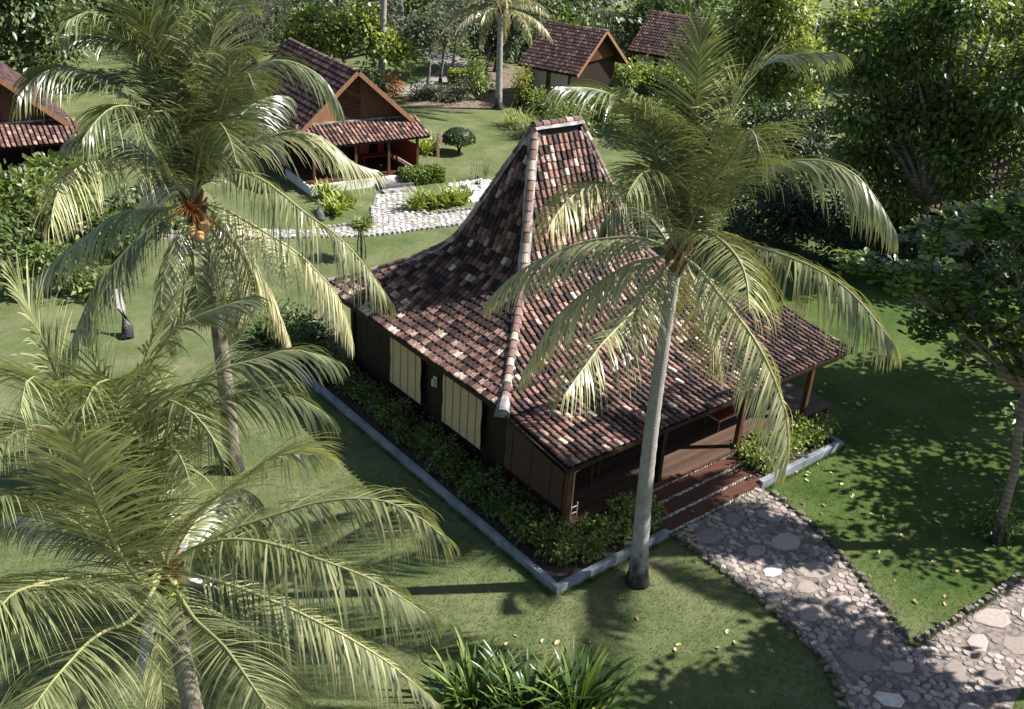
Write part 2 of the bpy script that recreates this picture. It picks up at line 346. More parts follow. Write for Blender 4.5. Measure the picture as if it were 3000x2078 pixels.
# large flagstones set among cobbles
bigs = []
rb = random.Random(5)
cand = [(4.6, -.6), (5.6, -.5), (6.5, -.75), (5.2, -1.45), (6.1, -1.7), (5.0, -2.4), (5.9, -2.75), (5.0, -3.3), (4.5, -3.9), (5.4, -4.1), (4.8, -4.9), (4.1, -5.3), (4.6, -6.0), (3.5, -6.3), (5.5, -6.6), (6.6, -6.5), (6.1, -7.3), (7.4, -7.2), (7.7, -6.45), (8.7, -6.9), (3.9, -7.2), (4.9, -7.6), (2.9, -7.4), (9.6, -7.3), (2.4, -8.3), (3.4, -8.6)]
for cx, cy in cand: bigs.append((cx + rb.uniform(-.15, .15), cy + rb.uniform(-.15, .15), rb.uniform(.24, .42), rb.choice([.5, .54, .58, .62, .66, .7, .74, .95])))
STV = []                                             # cobble variants share meshes
for k in range(24):
    v, f = stone_verts(.112 * random.uniform(.85, 1.15), .088 * random.uniform(.85, 1.15), random.uniform(.012, .032), 7, random.uniform(0, 3))
    tn = random.choice([.3, .45, .52, .56, .6, .64, .68, .72, .8]); STV.append((v, f, tn, np_mesh('cobble', v, f, M_STONE, [tn] * len(v))))
for bx, by, br, tn in bigs:
    v, f = stone_verts(br * 1.2, br * .8, random.uniform(.016, .03), random.choice([6, 7, 8, 9]), random.uniform(-.9, .5), rb)
    link('flagstone', np_mesh('flagstone', v, f, M_STONE, [min(1, tn)] * len(v)), path, (bx, by, .004))
P = cobbles(PATH, .2, bigs)
eye = np.array([-12.23, -12.29, 15.0])
dist = np.hypot(P[:, 0] - eye[0], P[:, 1] - eye[1]) + 1e3 * ((P[:, 1] < -7.6) | (P[:, 0] > 10.3))
order = np.argsort(dist); many = MB()
for r, i in enumerate(order):
    v, f, tn, me = random.choice(STV); a = random.uniform(0, 6.28)
    if r < 270: link('cobble', me, path, (P[i, 0], P[i, 1], .004), (0, 0, a), random.uniform(.9, 1.12))
    else:
        ca, sa = math.cos(a), math.sin(a); many.tone = tn
        many.add([(P[i, 0] + x * ca - y * sa, P[i, 1] + x * sa + y * ca, .004 + z) for x, y, z in v], f)
tag(many.build('cobbles', M_STONE, path), kind='stuff')
def kerb_stones(name, line, step, size, parent, mat, tones, h):
    b = 0
    for (x0, y0), (x1, y1) in zip(line[:-1], line[1:]):
        L = math.hypot(x1 - x0, y1 - y0); n = max(1, int(L / step))
        for k in range(n):
            t = (k + random.random() * .5) / n; s = size * random.uniform(.75, 1.25)
            v, f = stone_verts(s, s * .75, h * random.uniform(.7, 1.3), 7)
            tn = random.choice(tones)
            link(name, np_mesh(name, v, f, mat, [tn] * len(v)), parent, (x0 + (x1 - x0) * t + random.uniform(-.03, .03), y0 + (y1 - y0) * t + random.uniform(-.03, .03), 0), (random.uniform(-.1, .1), random.uniform(-.1, .1), random.uniform(0, 6)))
kerb_stones('kerb_stone', [(7.5, -.3), (7.4, -1.25), (6.98, -2.57), (6.55, -3.57), (6.0, -4.7), (5.42, -5.7)], .24, .115, path, M_STONE, [.1, .15, .2, .3, .4], .1)
kerb_stones('kerb_stone', [(5.6, -5.72), (5.93, -5.75), (7.79, -5.9), (9.87, -5.98)], .17, .09, path, M_STONE, [.2, .3, .45, .55], .1)
kerb_stones('kerb_stone', [(3.86, -.3), (3.88, -1.2), (3.8, -2.64), (3.6, -4.02), (3.28, -5.0), (2.58, -5.95), (1.6, -7.2)], .2, .1, path, M_STONE, [.2, .3, .45, .55, .7], .06)

# pale far path: small stones, too small to tell apart
P = cobbles(FAR_PATH, .3, []); P = P[(P[:, 0] > 2) & (P[:, 0] < 22)]
many = MB()
for x, y in P:
    v, f = stone_verts(.15 * random.uniform(.7, 1.1), .11, random.uniform(.012, .04), 6, random.uniform(0, 3)); many.tone = random.uniform(.15, 1)
    many.add([(x + a, y + b, .004 + c) for a, b, c in v], f)
tag(many.build('path_stones', M_WHITESTONE, fpath), kind='stuff')
many = MB()
for line in ([(3.2, 24.3), (6.1, 22.85), (8.47, 21.75), (10.52, 21.37), (12.66, 21.0), (17, 20.5)], [(14.46, 22.45), (11.98, 22.85), (12.3, 24.39), (13.1, 25.9)], [(10.3, 24.85), (9.3, 23.1), (6.49, 23.8)], [(15, 22.42), (18, 22.0)]):
    for (x0, y0), (x1, y1) in zip(line[:-1], line[1:]):
        n = int(math.hypot(x1 - x0, y1 - y0) / .22)
        for k in range(n):
            t = k / n; v, f = stone_verts(.11, .09, random.uniform(.06, .12), 6, random.uniform(0, 3)); many.tone = random.uniform(.0, .5)
            many.add([(x0 + (x1 - x0) * t + a, y0 + (y1 - y0) * t + b, c) for a, b, c in v], f)
tag(many.build('path_edging', M_WHITESTONE, fpath), kind='stuff')
many = MB()
PB = np.column_stack([RNG.uniform(14.5, 18.3, 900), RNG.uniform(22.8, 26, 900)]); PB = PB[in_poly(PB, BED)]
for x, y in PB:
    v, f = stone_verts(.12, .1, random.uniform(.03, .09), 6, random.uniform(0, 3)); many.tone = random.uniform(.6, 1)
    many.add([(x + a, y + b, .008 + c) for a, b, c in v], f)
tag(many.build('white_pebbles', M_WHITESTONE, bed), kind='stuff')

# ------------------------------------------------------------------ joglo pavilion
J = thing('pavilion', (6.34, 8.25, 0), 'dark timber pavilion with a steep-peaked red and black clay tile roof, behind the planter wall', 'pavilion')
JO = Vector((6.34, 8.25, 0))
PROF = [(-2.47, 2.33), (-1.3, 2.47), (0, 2.70), (1, 3.19), (2, 3.80), (2.6, 4.24), (2.95, 4.60), (3.15, 4.97), (3.4, 5.5), (3.7, 6.2), (4.58, 8.18)]
PS = np.array([p[0] for p in PROF]); PZ = np.array([p[1] for p in PROF])
def zprof(s): return float(np.interp(s, PS, PZ))
# inset of the X-normal faces as a function of the common height parameter s
def xin(s): return s * 3.0 / 3.07 if s <= 3.07 else 3.0 + (s - 3.07) * 1.34 / 1.51
def face_pt(face, u, s):
    z = zprof(s)
    if face == 'front': return Vector((u, 3.67 + s, z))
    if face == 'back': return Vector((u, 12.83 - s, z))
    if face == 'left': return Vector((1.15 + xin(s), u, z))
    return Vector((11.53 - xin(s), u, z))
def face_rng(face, s):
    if face in ('front', 'back'):
        if s < 0: return (1.12, 12.62)
        return (1.15 + xin(s), 11.53 - xin(s))
    return (3.67 + s, 12.83 - s)
UD = {'front': Vector((1, 0, 0)), 'back': Vector((-1, 0, 0)), 'left': Vector((0, -1, 0)), 'right': Vector((0, 1, 0))}
PITCH, COURSE = .2, .235
# one clay tile: x across, y up the slope, z out of the roof
TX = [(.040, -.005), (.048, .040), (.062, .058), (.085, .056), (.100, .046), (.178, .044), (.192, .030), (.198, -.005)]
def tile_geo():
    V = []; F = []
    for yy, lift, cut in ((0, .030, 1), (.04, .028, 0), (.27, .0, 0)):
        for i, (x, z) in enumerate(TX):
            c = .016 if (cut and i in (0, 1, 6, 7)) else 0
            V.append((x, yy + c, z + lift))
    n = len(TX)
    for j in (0, 1):
        for i in range(n - 1): F.append((j * n + i, j * n + i + 1, (j + 1) * n + i + 1, (j + 1) * n + i))
    b = len(V)
    for i, (x, z) in enumerate(TX): V.append((x, V[i][1] + .006, max(-.004, z - .012)))
    for i in range(n - 1): F.append((b + i, b + i + 1, i + 1, i))
    return np.array(V), np.array(F)
TV, TF = tile_geo()
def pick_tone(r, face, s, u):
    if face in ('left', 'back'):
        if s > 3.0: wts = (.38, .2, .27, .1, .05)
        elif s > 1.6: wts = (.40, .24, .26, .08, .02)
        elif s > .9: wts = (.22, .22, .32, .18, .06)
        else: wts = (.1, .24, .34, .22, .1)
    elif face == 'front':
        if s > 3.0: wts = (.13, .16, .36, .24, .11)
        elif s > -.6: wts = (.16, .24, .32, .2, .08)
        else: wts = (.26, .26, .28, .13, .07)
        if u > 9.5: wts = (.48, .26, .22, .03, .01)  # darker tile mix at front right, tree shade put into the tones
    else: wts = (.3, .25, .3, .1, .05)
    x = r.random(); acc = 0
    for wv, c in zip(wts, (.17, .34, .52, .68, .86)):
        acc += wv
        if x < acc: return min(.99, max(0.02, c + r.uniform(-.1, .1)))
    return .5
rt = random.Random(3); tiles = []
for face in ('front', 'left', 'right', 'back'):
    s0 = -2.45 if face == 'front' else -.02
    ss = np.linspace(s0, 4.5, 600); pts = [face_pt(face, 0, s) for s in ss]
    arc = [0.0]
    for a, b in zip(pts[:-1], pts[1:]): arc.append(arc[-1] + (b - a).length)
    nC = int(arc[-1] / COURSE); ud = UD[face]
    for c in range(nC):
        s = float(np.interp(c * COURSE, arc, ss)); s2 = float(np.interp(min(c * COURSE + .235, arc[-1]), arc, ss))
        lo, hi = face_rng(face, (s + s2) / 2)
        kk0, kk1 = int(math.floor(lo / PITCH)), int(math.ceil(hi / PITCH))
        for k in range(kk0, kk1):
            uc = (k + .5) * PITCH
            if uc < lo + .02 or uc > hi - .02: continue
            u = k * PITCH if ud.x + ud.y > 0 else (k + 1) * PITCH
            p = face_pt(face, u, s); q = face_pt(face, u, s2)
            y = (q - p).normalized(); x = ud; zn = x.cross(y).normalized()
            j = rt.uniform(-.012, .012)
            p = p + y * rt.uniform(-.014, .014) + zn * rt.uniform(0, .008)
            x2 = (x + y * j + zn * rt.uniform(-.03, .03)).normalized(); zn2 = x2.cross(y).normalized(); y2 = zn2.cross(x2)
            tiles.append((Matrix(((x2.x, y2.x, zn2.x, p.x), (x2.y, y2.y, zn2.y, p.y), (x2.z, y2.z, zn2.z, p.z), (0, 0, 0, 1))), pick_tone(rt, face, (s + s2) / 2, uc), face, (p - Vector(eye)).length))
tiles.sort(key=lambda t: t[3] + (50 if t[2] in ('right', 'back') else 0))
TILE_ME = {}
def tile_mesh(tn):
    k = round(tn * 24)
    if k not in TILE_ME: TILE_ME[k] = np_mesh('roof_tile', TV, TF, M_TILE, np.full(len(TV), k / 24))
    return TILE_ME[k]
roof = None
# solid roof under the tiles
mb = MB()
for face in ('front', 'left', 'right', 'back'):
    sl = [-2.42, -1.3, 0, 1, 2, 2.6, 2.95, 3.15, 3.4, 3.7, 4.56] if face == 'front' else [0, 1, 2, 2.6, 2.95, 3.15, 3.4, 3.7, 4.56]
    vs = []; fs = []
    for off in (.03, .09):
        for i, s in enumerate(sl):
            lo, hi = face_rng(face, s)
            for u in (lo, hi): vs.append(face_pt(face, u, s) - Vector((0, 0, off)) - JO)
    n2 = len(sl) * 2
    for i in range(len(sl) - 1):
        fs += [(2 * i, 2 * i + 1, 2 * i + 3, 2 * i + 2), (n2 + 2 * i, n2 + 2 * i + 2, n2 + 2 * i + 3, n2 + 2 * i + 1)]
        fs += [(2 * i, 2 * i + 2, n2 + 2 * i + 2, n2 + 2 * i), (2 * i + 1, n2 + 2 * i + 1, n2 + 2 * i + 3, 2 * i + 3)]
    fs.append((0, n2, n2 + 1, 1)); mb.add(vs, fs)
roof = mb.build('roof', M_DARKWOOD, J)
NI = 300
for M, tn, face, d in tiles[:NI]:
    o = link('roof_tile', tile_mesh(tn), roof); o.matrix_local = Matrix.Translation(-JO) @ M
rest = tiles[NI:]
MM = np.array([[list(r) for r in t[0]] for t in rest]); TN = np.array([t[1] for t in rest])
W4 = np.hstack([TV, np.ones((len(TV), 1))])
VV = np.einsum('mij,vj->mvi', MM, W4)[:, :, :3] - np.array(JO)
FF = (TF[None] + (np.arange(len(rest)) * len(TV))[:, None, None]).reshape(-1, 4)
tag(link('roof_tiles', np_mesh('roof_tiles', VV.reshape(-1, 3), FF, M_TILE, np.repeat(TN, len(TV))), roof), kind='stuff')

def cap_mesh(tn, L=.33, r0=.115, r1=.098):
    V = []; F = []; n = 7
    for y, r, dz in ((0, r0, .012), (L, r1, 0)):
        for k in range(n):
            a = math.pi * k / (n - 1); V.append((math.cos(a) * r, y, math.sin(a) * r * .85 + dz - .03))
    for k in range(n - 1): F.append((k, k + 1, n + k + 1, n + k))
    for k in range(n):
        a = math.pi * k / (n - 1); V.append((math.cos(a) * (r0 - .02), .003, math.sin(a) * (r0 - .02) * .85 - .02))
    for k in range(n - 1): F.append((2 * n + k, 2 * n + k + 1, k + 1, k))
    return np_mesh('ridge_tile', V, F, M_CAP, [tn] * len(V))
CAPS = [cap_mesh(t) for t in (.15, .3, .42, .5, .6, .72, .85)]
def cap_run(pts, parent, org, step=.29, name='ridge_tile', meshes=CAPS, lift=.05, w=1.0):
    pts = [Vector(p) for p in pts]; carry = 0; arc = [0]
    for a, b in zip(pts[:-1], pts[1:]): arc.append(arc[-1] + (b - a).length)
    at = lambda d: Vector([np.interp(d, arc, [p[i] for p in pts]) for i in range(3)])
    d = 0
    while d < arc[-1] - .1:
        p, q = at(d), at(min(d + .3, arc[-1])); y = (q - p).normalized()
        x = y.cross(Vector((0, 0, 1))).normalized(); z = x.cross(y)
        o = link(name, random.choice(meshes), parent)
        p = p + z * (lift + random.uniform(0, .01)) - org
        o.matrix_local = Matrix(((x.x, y.x, z.x, p.x), (x.y, y.y, z.y, p.y), (x.z, y.z, z.z, p.z), (0, 0, 0, 1))) @ Matrix.Diagonal((w, 1, w, 1))
        d += step
def fillet(mb, pts, w, t):
    pts = [Vector(p) for p in pts]; vs = []; fs = []
    for i, p in enumerate(pts):
        y = (pts[min(i + 1, len(pts) - 1)] - pts[max(i - 1, 0)]).normalized(); x = y.cross(Vector((0, 0, 1))).normalized(); z = x.cross(y)
        for sx, sz in ((-1, -.02), (-.55, t), (.55, t), (1, -.02)): vs.append(p + x * sx * w * random.uniform(.85, 1.15) + z * (sz + .005) - JO)
    for i in range(len(pts) - 1):
        for k in range(3): fs.append((4 * i + k, 4 * i + k + 1, 4 * i + k + 5, 4 * i + k + 4))
    mb.add(vs, fs)
SL = list(np.linspace(0, 2.8, 15)) + list(np.linspace(2.95, 4.52, 10))
hips = []
for sx in (0, 1):
    for sy in (0, 1):
        hips.append([Vector((1.15 + xin(s) if sx == 0 else 11.53 - xin(s), 3.67 + s if sy == 0 else 12.83 - s, zprof(s))) for s in SL])
mort = MB()
for h in hips:
    cap_run(h, roof, JO); fillet(mort, [p for p in h], .15, .05)
ridge = [Vector((5.44, 8.25, 8.20)), Vector((7.24, 8.25, 8.20))]
cap_run(ridge, roof, JO, lift=.06, w=1.15)
vs = []
for x in np.linspace(5.42, 7.26, 8): vs.append(Vector((x, 8.25, 8.17)))
fillet(mort, vs, .2, .05)
mort.build('mortar_fillet', M_LIME, roof)
# plaster block closing the hip above the eave
mb = MB(); h = hips[0]
d = (h[0] - h[2]).normalized(); sd_ = d.cross(Vector((0, 0, 1))).normalized()
p = h[0] + d * .12 - JO
prof = [(-.17, -.1), (-.15, .03), (-.07, .11), (.07, .11), (.15, .03), (.17, -.1)]
vs = [p - d * .45 + sd_ * a * .8 + Vector((0, 0, b + .05)) for a, b in prof] + [p + sd_ * a * 1.25 + Vector((0, 0, b * 1.1 + .02)) for a, b in prof]
mb.add(vs, [(k, k + 1, 7 + k, 6 + k) for k in range(5)] + [(5, 4, 3, 2, 1, 0), (6, 7, 8, 9, 10, 11)])
mb.build('hip_end_block', M_LIME, roof)
# verge and eave boards
mb = MB(); mb.beam((1.14 - JO.x, 3.6 - JO.y, 2.58), (1.14 - JO.x, 1.22 - JO.y, 2.24), .04, .12); mb.build('verge_board', M_DARKWOOD, roof)
mb = MB(); mb.beam((1.14 - JO.x, 1.24 - JO.y, 2.25), (12.6 - JO.x, 1.24 - JO.y, 2.25), .05, .1); mb.build('eave_board', M_DARKWOOD, roof)
mb = MB(); mb.beam((1.18 - JO.x, 3.7 - JO.y, 2.6), (1.18 - JO.x, 12.8 - JO.y, 2.6), .05, .1); mb.build('eave_board', M_DARKWOOD, roof)

def jbox(name, lo, hi, mat, parent=None, tone=None):
    mb = MB()
    if tone is not None: mb.tone = tone
    mb.box((lo[0] - JO.x, lo[1] - JO.y, lo[2]), (hi[0] - JO.x, hi[1] - JO.y, hi[2]), None)
    return mb.build(name, mat, parent or J)
# plinth, deck, walls
jbox('plinth', (1.42, 1.3, 0), (12.1, 11.3, .52), M_DARKWOOD)
for k in range(19):
    y = 1.21 + k * .145
    jbox('floor_plank', (1.36, y, .525), (12.15, y + .139, .6 + random.uniform(-.002, .002)), M_PLANK, None, random.uniform(.15, .9))
for k in range(20):
    y = 3.96 + k * .37
    mb = MB(); mb.box((1.47 - JO.x, y - JO.y, .55), (1.53 - JO.x + random.uniform(0, .006), y + .36 - JO.y, 2.9)); mb.build('wall_plank', M_DARKWOOD, J)
mb = MB(); mb.box((1.4 - JO.x, 3.9 - JO.y, .5), (1.58 - JO.x, 11.35 - JO.y, .6)); mb.build('sill_beam', M_DARKWOOD, J)
mb = MB(); mb.box((1.4 - JO.x, 1.3 - JO.y, .42), (1.47 - JO.x, 3.89 - JO.y, .6)); mb.build('sill_beam', M_DARKWOOD, J)
for k in range(26):
    x = 1.55 + k * .38
    mb = MB(); mb.box((x - JO.x, 3.97 - JO.y, .602), (x + .37 - JO.x, 4.03 - JO.y + random.uniform(0, .006), 2.95)); mb.build('wall_plank', M_DARKWOOD, J)
mb = MB(); mb.box((11.4 - JO.x, 4.05 - JO.y, .55), (11.48 - JO.x, 11.3 - JO.y, 2.9)); mb.build('side_wall', M_DARKWOOD, J)
mb = MB(); mb.box((1.55 - JO.x, 11.22 - JO.y, .55), (11.38 - JO.x, 11.3 - JO.y, 2.9)); mb.build('back_wall', M_DARKWOOD, J)
for x, y, z0, z1, m in ((1.4, 1.37, 0, 2.3, M_POST), (7.72, 1.3, .6, 2.33, M_POST), (4.6, 1.36, .6, 2.33, M_DARKWOOD), (10.75, 1.3, .05, 2.33, M_POST), (1.46, 3.86, 0, 2.72, M_DARKWOOD), (1.44, 11.36, 0, 2.85, M_DARKWOOD)):
    o = jbox('post', (x - .07, y - .07, z0), (x + .07, y + .07, z1), m)
jbox('tie_beam', (1.48, 1.31, 2.08), (12.1, 1.39, 2.2), M_DARKWOOD)
jbox('door_leaf', (7.3, 3.9, .602), (8.2, 3.96, 2.5), M_POST)
mb = MB(); mb.box((1.48 - JO.x, 1.46 - JO.y, .61), (1.52 - JO.x, 3.75 - JO.y, 1.0)); mb.build('sun_block_panel', M_DARKWOOD, J)  # added panel below the screen, stops sun reaching the planter wall
# steps
for k, (y0, y1, z) in enumerate(((.85, 1.2, .45), (.47, .83, .30), (.1, .45, .15))):
    jbox('step_tread', (3.35, y0 - .02, z - .03), (7.66 - .07 * k, y1 - .004, z), M_TREAD)
    jbox('step_riser', (3.37, y0 + .03, 0), (7.63 - .07 * k, y1 - .006, z - .032), M_DARKSTONE)
jbox('step_riser', (3.37, 1.203, 0), (7.7, 1.29, .52), M_DARKSTONE)
st = MB()
for k, (y, z0, z1) in enumerate(((1.2, .452, .576), (.84, .302, .41), (.46, .152, .26), (.09, .004, .11))):
    for row in range(2):
        x = 3.42 + row * .04
        while x < 7.6 - .07 * k:
            wd = random.uniform(.05, .1); hh = (z1 - z0) / 2; st.tone = random.choice([.35, .6, .75, .85, .95, 1, 1])
            cx, cz = x + wd / 2, z0 + hh * (row + .5); n = 6; a0 = random.uniform(0, 1); vs = []
            for sc, yy in ((1, 0), (.75, -.03)):
                for q in range(n):
                    a = a0 + 2 * math.pi * q / n; vs.append((cx + math.cos(a) * wd * .5 * sc - JO.x, y + yy - JO.y + .02, cz + math.sin(a) * hh * .56 * sc))
            st.add(vs, [(q, (q + 1) % n, n + (q + 1) % n, n + q) for q in range(n)] + [tuple(n + q for q in range(n))])
            x += wd + .008
tag(st.build('riser_stones', M_STONE, J), kind='stuff')
jbox('step_nosing', (3.36, 1.15, .578), (7.7, 1.2, .598), M_TREAD)

# things at the pavilion
def blind(name, label, x, y0, y1, z0, z1, mat, strings):
    t = thing(name, (x, (y0 + y1) / 2, z0), label, 'blind')
    w2 = (y1 - y0) / 2; ny, nz = 12, 14; vs = []; fs = []
    for off in (-.008, .008):
        for j in range(nz + 1):
            for i in range(ny + 1):
                vs.append((off + .012 * math.sin(j * .8 + i * .25), -w2 + 2 * w2 * i / ny, (z1 - z0) * j / nz - .02 * math.sin(i / ny * 3.1) * (1 - j / nz)))
    s = (ny + 1) * (nz + 1)
    for j in range(nz):
        for i in range(ny):
            a = j * (ny + 1) + i; fs.append((a, a + ny + 1, a + ny + 2, a + 1)); fs.append((s + a, s + a + 1, s + a + ny + 2, s + a + ny + 1))
    for i in range(ny): fs.append((i, i + 1, s + i + 1, s + i))
    for j in range(nz): a = j * (ny + 1); fs += [(a, s + a, s + a + ny + 1, a + ny + 1), (a + ny, a + 2 * ny + 1, s + a + 2 * ny + 1, s + a + ny)]
    link('slat_sheet', np_mesh('slat_sheet', vs, fs, mat), t)
    mb = MB(); mb.tube([(0, -w2 - .02, -.01), (0, w2 + .02, -.01)], .016, 6); mb.build('bottom_rod', mat, t)
    for k in range(strings):
        yy = -w2 + 2 * w2 * (k + .6) / strings
        mb = MB(); mb.box((-.026, yy - .007, 0), (-.0205, yy + .007, z1 - z0)); mb.build('pull_cord', M_DARKWOOD, t)
    return t
blind('bamboo_blind', 'pale bamboo roll blind hanging under the left eave, the one nearer the far corner', 1.3, 7.5, 9.05, .98, 2.55, M_BLIND, 4)
blind('bamboo_blind', 'pale bamboo roll blind hanging under the left eave, the one nearer the white hip end', 1.3, 4.7, 6.42, .98, 2.55, M_BLIND, 5)
blind('woven_screen', 'dark brown woven screen closing the side of the veranda beside the corner post', 1.33, 1.48, 3.7, .98, 2.3, M_SCREEN, 3)
t = thing('wall_lamp', (1.44, 6.95, 1.75), 'small pale lamp fixed on the dark wall between the two bamboo blinds', 'lamp')
mb = MB(); mb.box((-.05, -.06, 0), (0, .06, .3)); mb.build('bracket', M_WHITE, t)
mb = MB(); mb.lathe([(.03, 0), (.06, .04), (.06, .2), (.02, .26)], 8, (-.09, 0, .02)); mb.build('lamp_shade', M_CREAMWOOD, t)
t = thing('clothes_rack', (1.62, 1.42, .6), 'slim pale wooden rack standing against the front corner post', 'rack')
for x0 in (0, .2):
    mb = MB(); mb.tube([(x0, 0, 0), (x0, 0, 1.45 if x0 == 0 else .42)], .016, 6); mb.build('upright', M_PALE, t)
for z in (.14, .32): mb = MB(); mb.tube([(0, 0, z), (.2, 0, z)], .014, 6); mb.build('rung', M_PALE, t)
mb = MB(); mb.tube([(0, 0, 1.36), (.28, 0, 1.42)], .016, 6); mb.build('hanging_rail', M_PALE, t)
t = thing('small_stool', (1.7, 2.35, .6), 'pale leg and rail of a low stool showing under the woven screen', 'stool')
for dx, dy in ((-.14, -.14), (.14, -.14), (-.14, .14), (.14, .14)):
    mb = MB(); mb.box((dx - .02, dy - .02, 0), (dx + .02, dy + .02, .36)); mb.build('leg', M_PALE, t)
mb = MB(); mb.box((-.2, -.2, .36), (.2, .2, .4)); mb.build('seat', M_PALE, t)
def armchair(loc, rot, label):
    t = thing('armchair', loc, label, 'chair', rot)
    for dx in (-.27, .27):
        for dy in (-.25, .25):
            mb = MB(); mb.box((dx - .025, dy - .025, 0), (dx + .025, dy + .025, .62 if dy < 0 else .85)); mb.build('leg', M_POST, t)
        mb = MB(); mb.box((dx - .04, -.28, .6225), (dx + .04, .22, .65)); mb.build('armrest', M_POST, t)
    for k in range(5): mb = MB(); mb.box((-.24, -.26 + k * .1, .36), (.24, -.18 + k * .1, .385)); mb.build('seat_slat', M_POST, t)
    for k in range(4): mb = MB(); mb.box((-.22 + k * .12, .225, .4), (-.14 + k * .12, .245, .84)); mb.build('back_slat', M_POST, t)
    mb = MB(); mb.box((-.24, .22, .78), (.24, .255, .86)); mb.build('top_rail', M_POST, t)
armchair((3.1, 2.5, .6), math.radians(25), 'brown slatted armchair in the deep shade of the veranda')
t = thing('low_table', (8.35, 2.35, .6), 'low red topped table with pale edge on the veranda deck', 'table')
mb = MB(); mb.box((-.55, -.3, .42), (.55, .3, .46)); mb.build('table_top', M_REDWOOD, t)
mb = MB(); mb.box((-.57, -.33, .385), (.57, .33, .418)); mb.build('table_frame', M_PALE, t)
for dx in (-.5, .5):
    for dy in (-.26, .26): mb = MB(); mb.box((dx - .025, dy - .025, 0), (dx + .025, dy + .025, .384)); mb.build('leg', M_POST, t)

# ------------------------------------------------------------------ planter walls and bed
def wall_run(name, segs, label):
    t = thing(name, (*segs[0][0], 0), label, 'planter wall')
    for (x0, y0), (x1, y1) in segs:
        ox, oy = segs[0][0]; lx, ly = x1 - x0, y1 - y0; n = max(1, round(max(lx, ly) / 1.9))
        for k in range(n):
            a, c = k / n, (k + 1) / n; g = .006 if k < n - 1 else 0; dz = random.uniform(-.004, .004)
            mb = MB()
            if lx > ly: mb.box((x0 - ox + lx * a, y0 - oy, -.05), (x0 - ox + lx * c - g, y1 - oy, .235 + dz))
            else: mb.box((x0 - ox, y0 - oy + ly * a, -.05), (x1 - ox, y0 - oy + ly * c - g, .235 + dz))
            o = mb.build('wall_section', M_WALL, t); bv = o.modifiers.new('bevel', 'BEVEL'); bv.width = .014; bv.segments = 2
    return t
wall_run('planter_wall', [((0, 0), (3.72, .145)), ((0, .147), (.145, 13.2))], 'long blue grey planter wall with a sharp front corner, beside the slanting palm trunk')
wall_run('planter_wall', [((7.42, .03), (11.15, .19)), ((11.0, .192), (11.15, 1.2))], 'short blue grey planter wall right of the steps')
sheet('planter_bed', [(.1, .1), (3.7, .1), (3.7, 1.35), (1.4, 1.35), (1.4, 13.2), (.1, 13.2)], .13, M_SOIL)
sheet('planter_bed', [(7.45, .1), (11.1, .1), (11.1, 1.3), (7.45, 1.3)], .13, M_SOIL)

# ------------------------------------------------------------------ cottages
def tile_field(name, lo, hi, p0, p1, parent, mat, rng_t, pitch=.22, course=.3):
    """straight tiled slope: u runs lo..hi along x at eave point p0(y,z) up to p1(y,z)"""
    return None

def slope_tiles(A, B, D, parent, mat, tones, pitch=.21, course=.29):
    """A eave start, B eave end, D = upslope vector (full)"""
    A, B, D = Vector(A), Vector(B), Vector(D); x = (B - A).normalized(); y = D.normalized(); z = x.cross(y).normalized()
    nu, nc = int((B - A).length / pitch), int(D.length / course)
    sx = (B - A).length / nu / PITCH; sy = D.length / nc / .235
    V = []; T = []
    tv = TV * np.array([sx, sy, 1.15])
    for c in range(nc):
        for k in range(nu):
            o = A + x * (k * sx * PITCH) + y * (c * sy * .235 + random.uniform(-.012, .012)) + z * random.uniform(0, .008)
            V.append(np.array(o)[None] + tv[:, :1] * np.array(x) + tv[:, 1:2] * np.array(y) + tv[:, 2:] * np.array(z)); T.append(random.choice(tones) + random.uniform(-.1, .1))
    n = nu * nc; F = (TF[None] + (np.arange(n) * len(TV))[:, None, None]).reshape(-1, 4)
    return tag(link('roof_tiles', np_mesh('roof_tiles', np.concatenate(V), F, mat, np.repeat(np.clip(T, 0, 1), len(TV))), parent), kind='stuff')

def slab(mb, A, B, D, t):
    A, B, D = Vector(A), Vector(B), Vector(D); n = (B - A).cross(D).normalized() * t
    P = [A, B, B + D, A + D]; mb.add(P + [p - n for p in P], [(0, 1, 2, 3), (7, 6, 5, 4), (0, 4, 5, 1), (1, 5, 6, 2), (2, 6, 7, 3), (3, 7, 4, 0)])

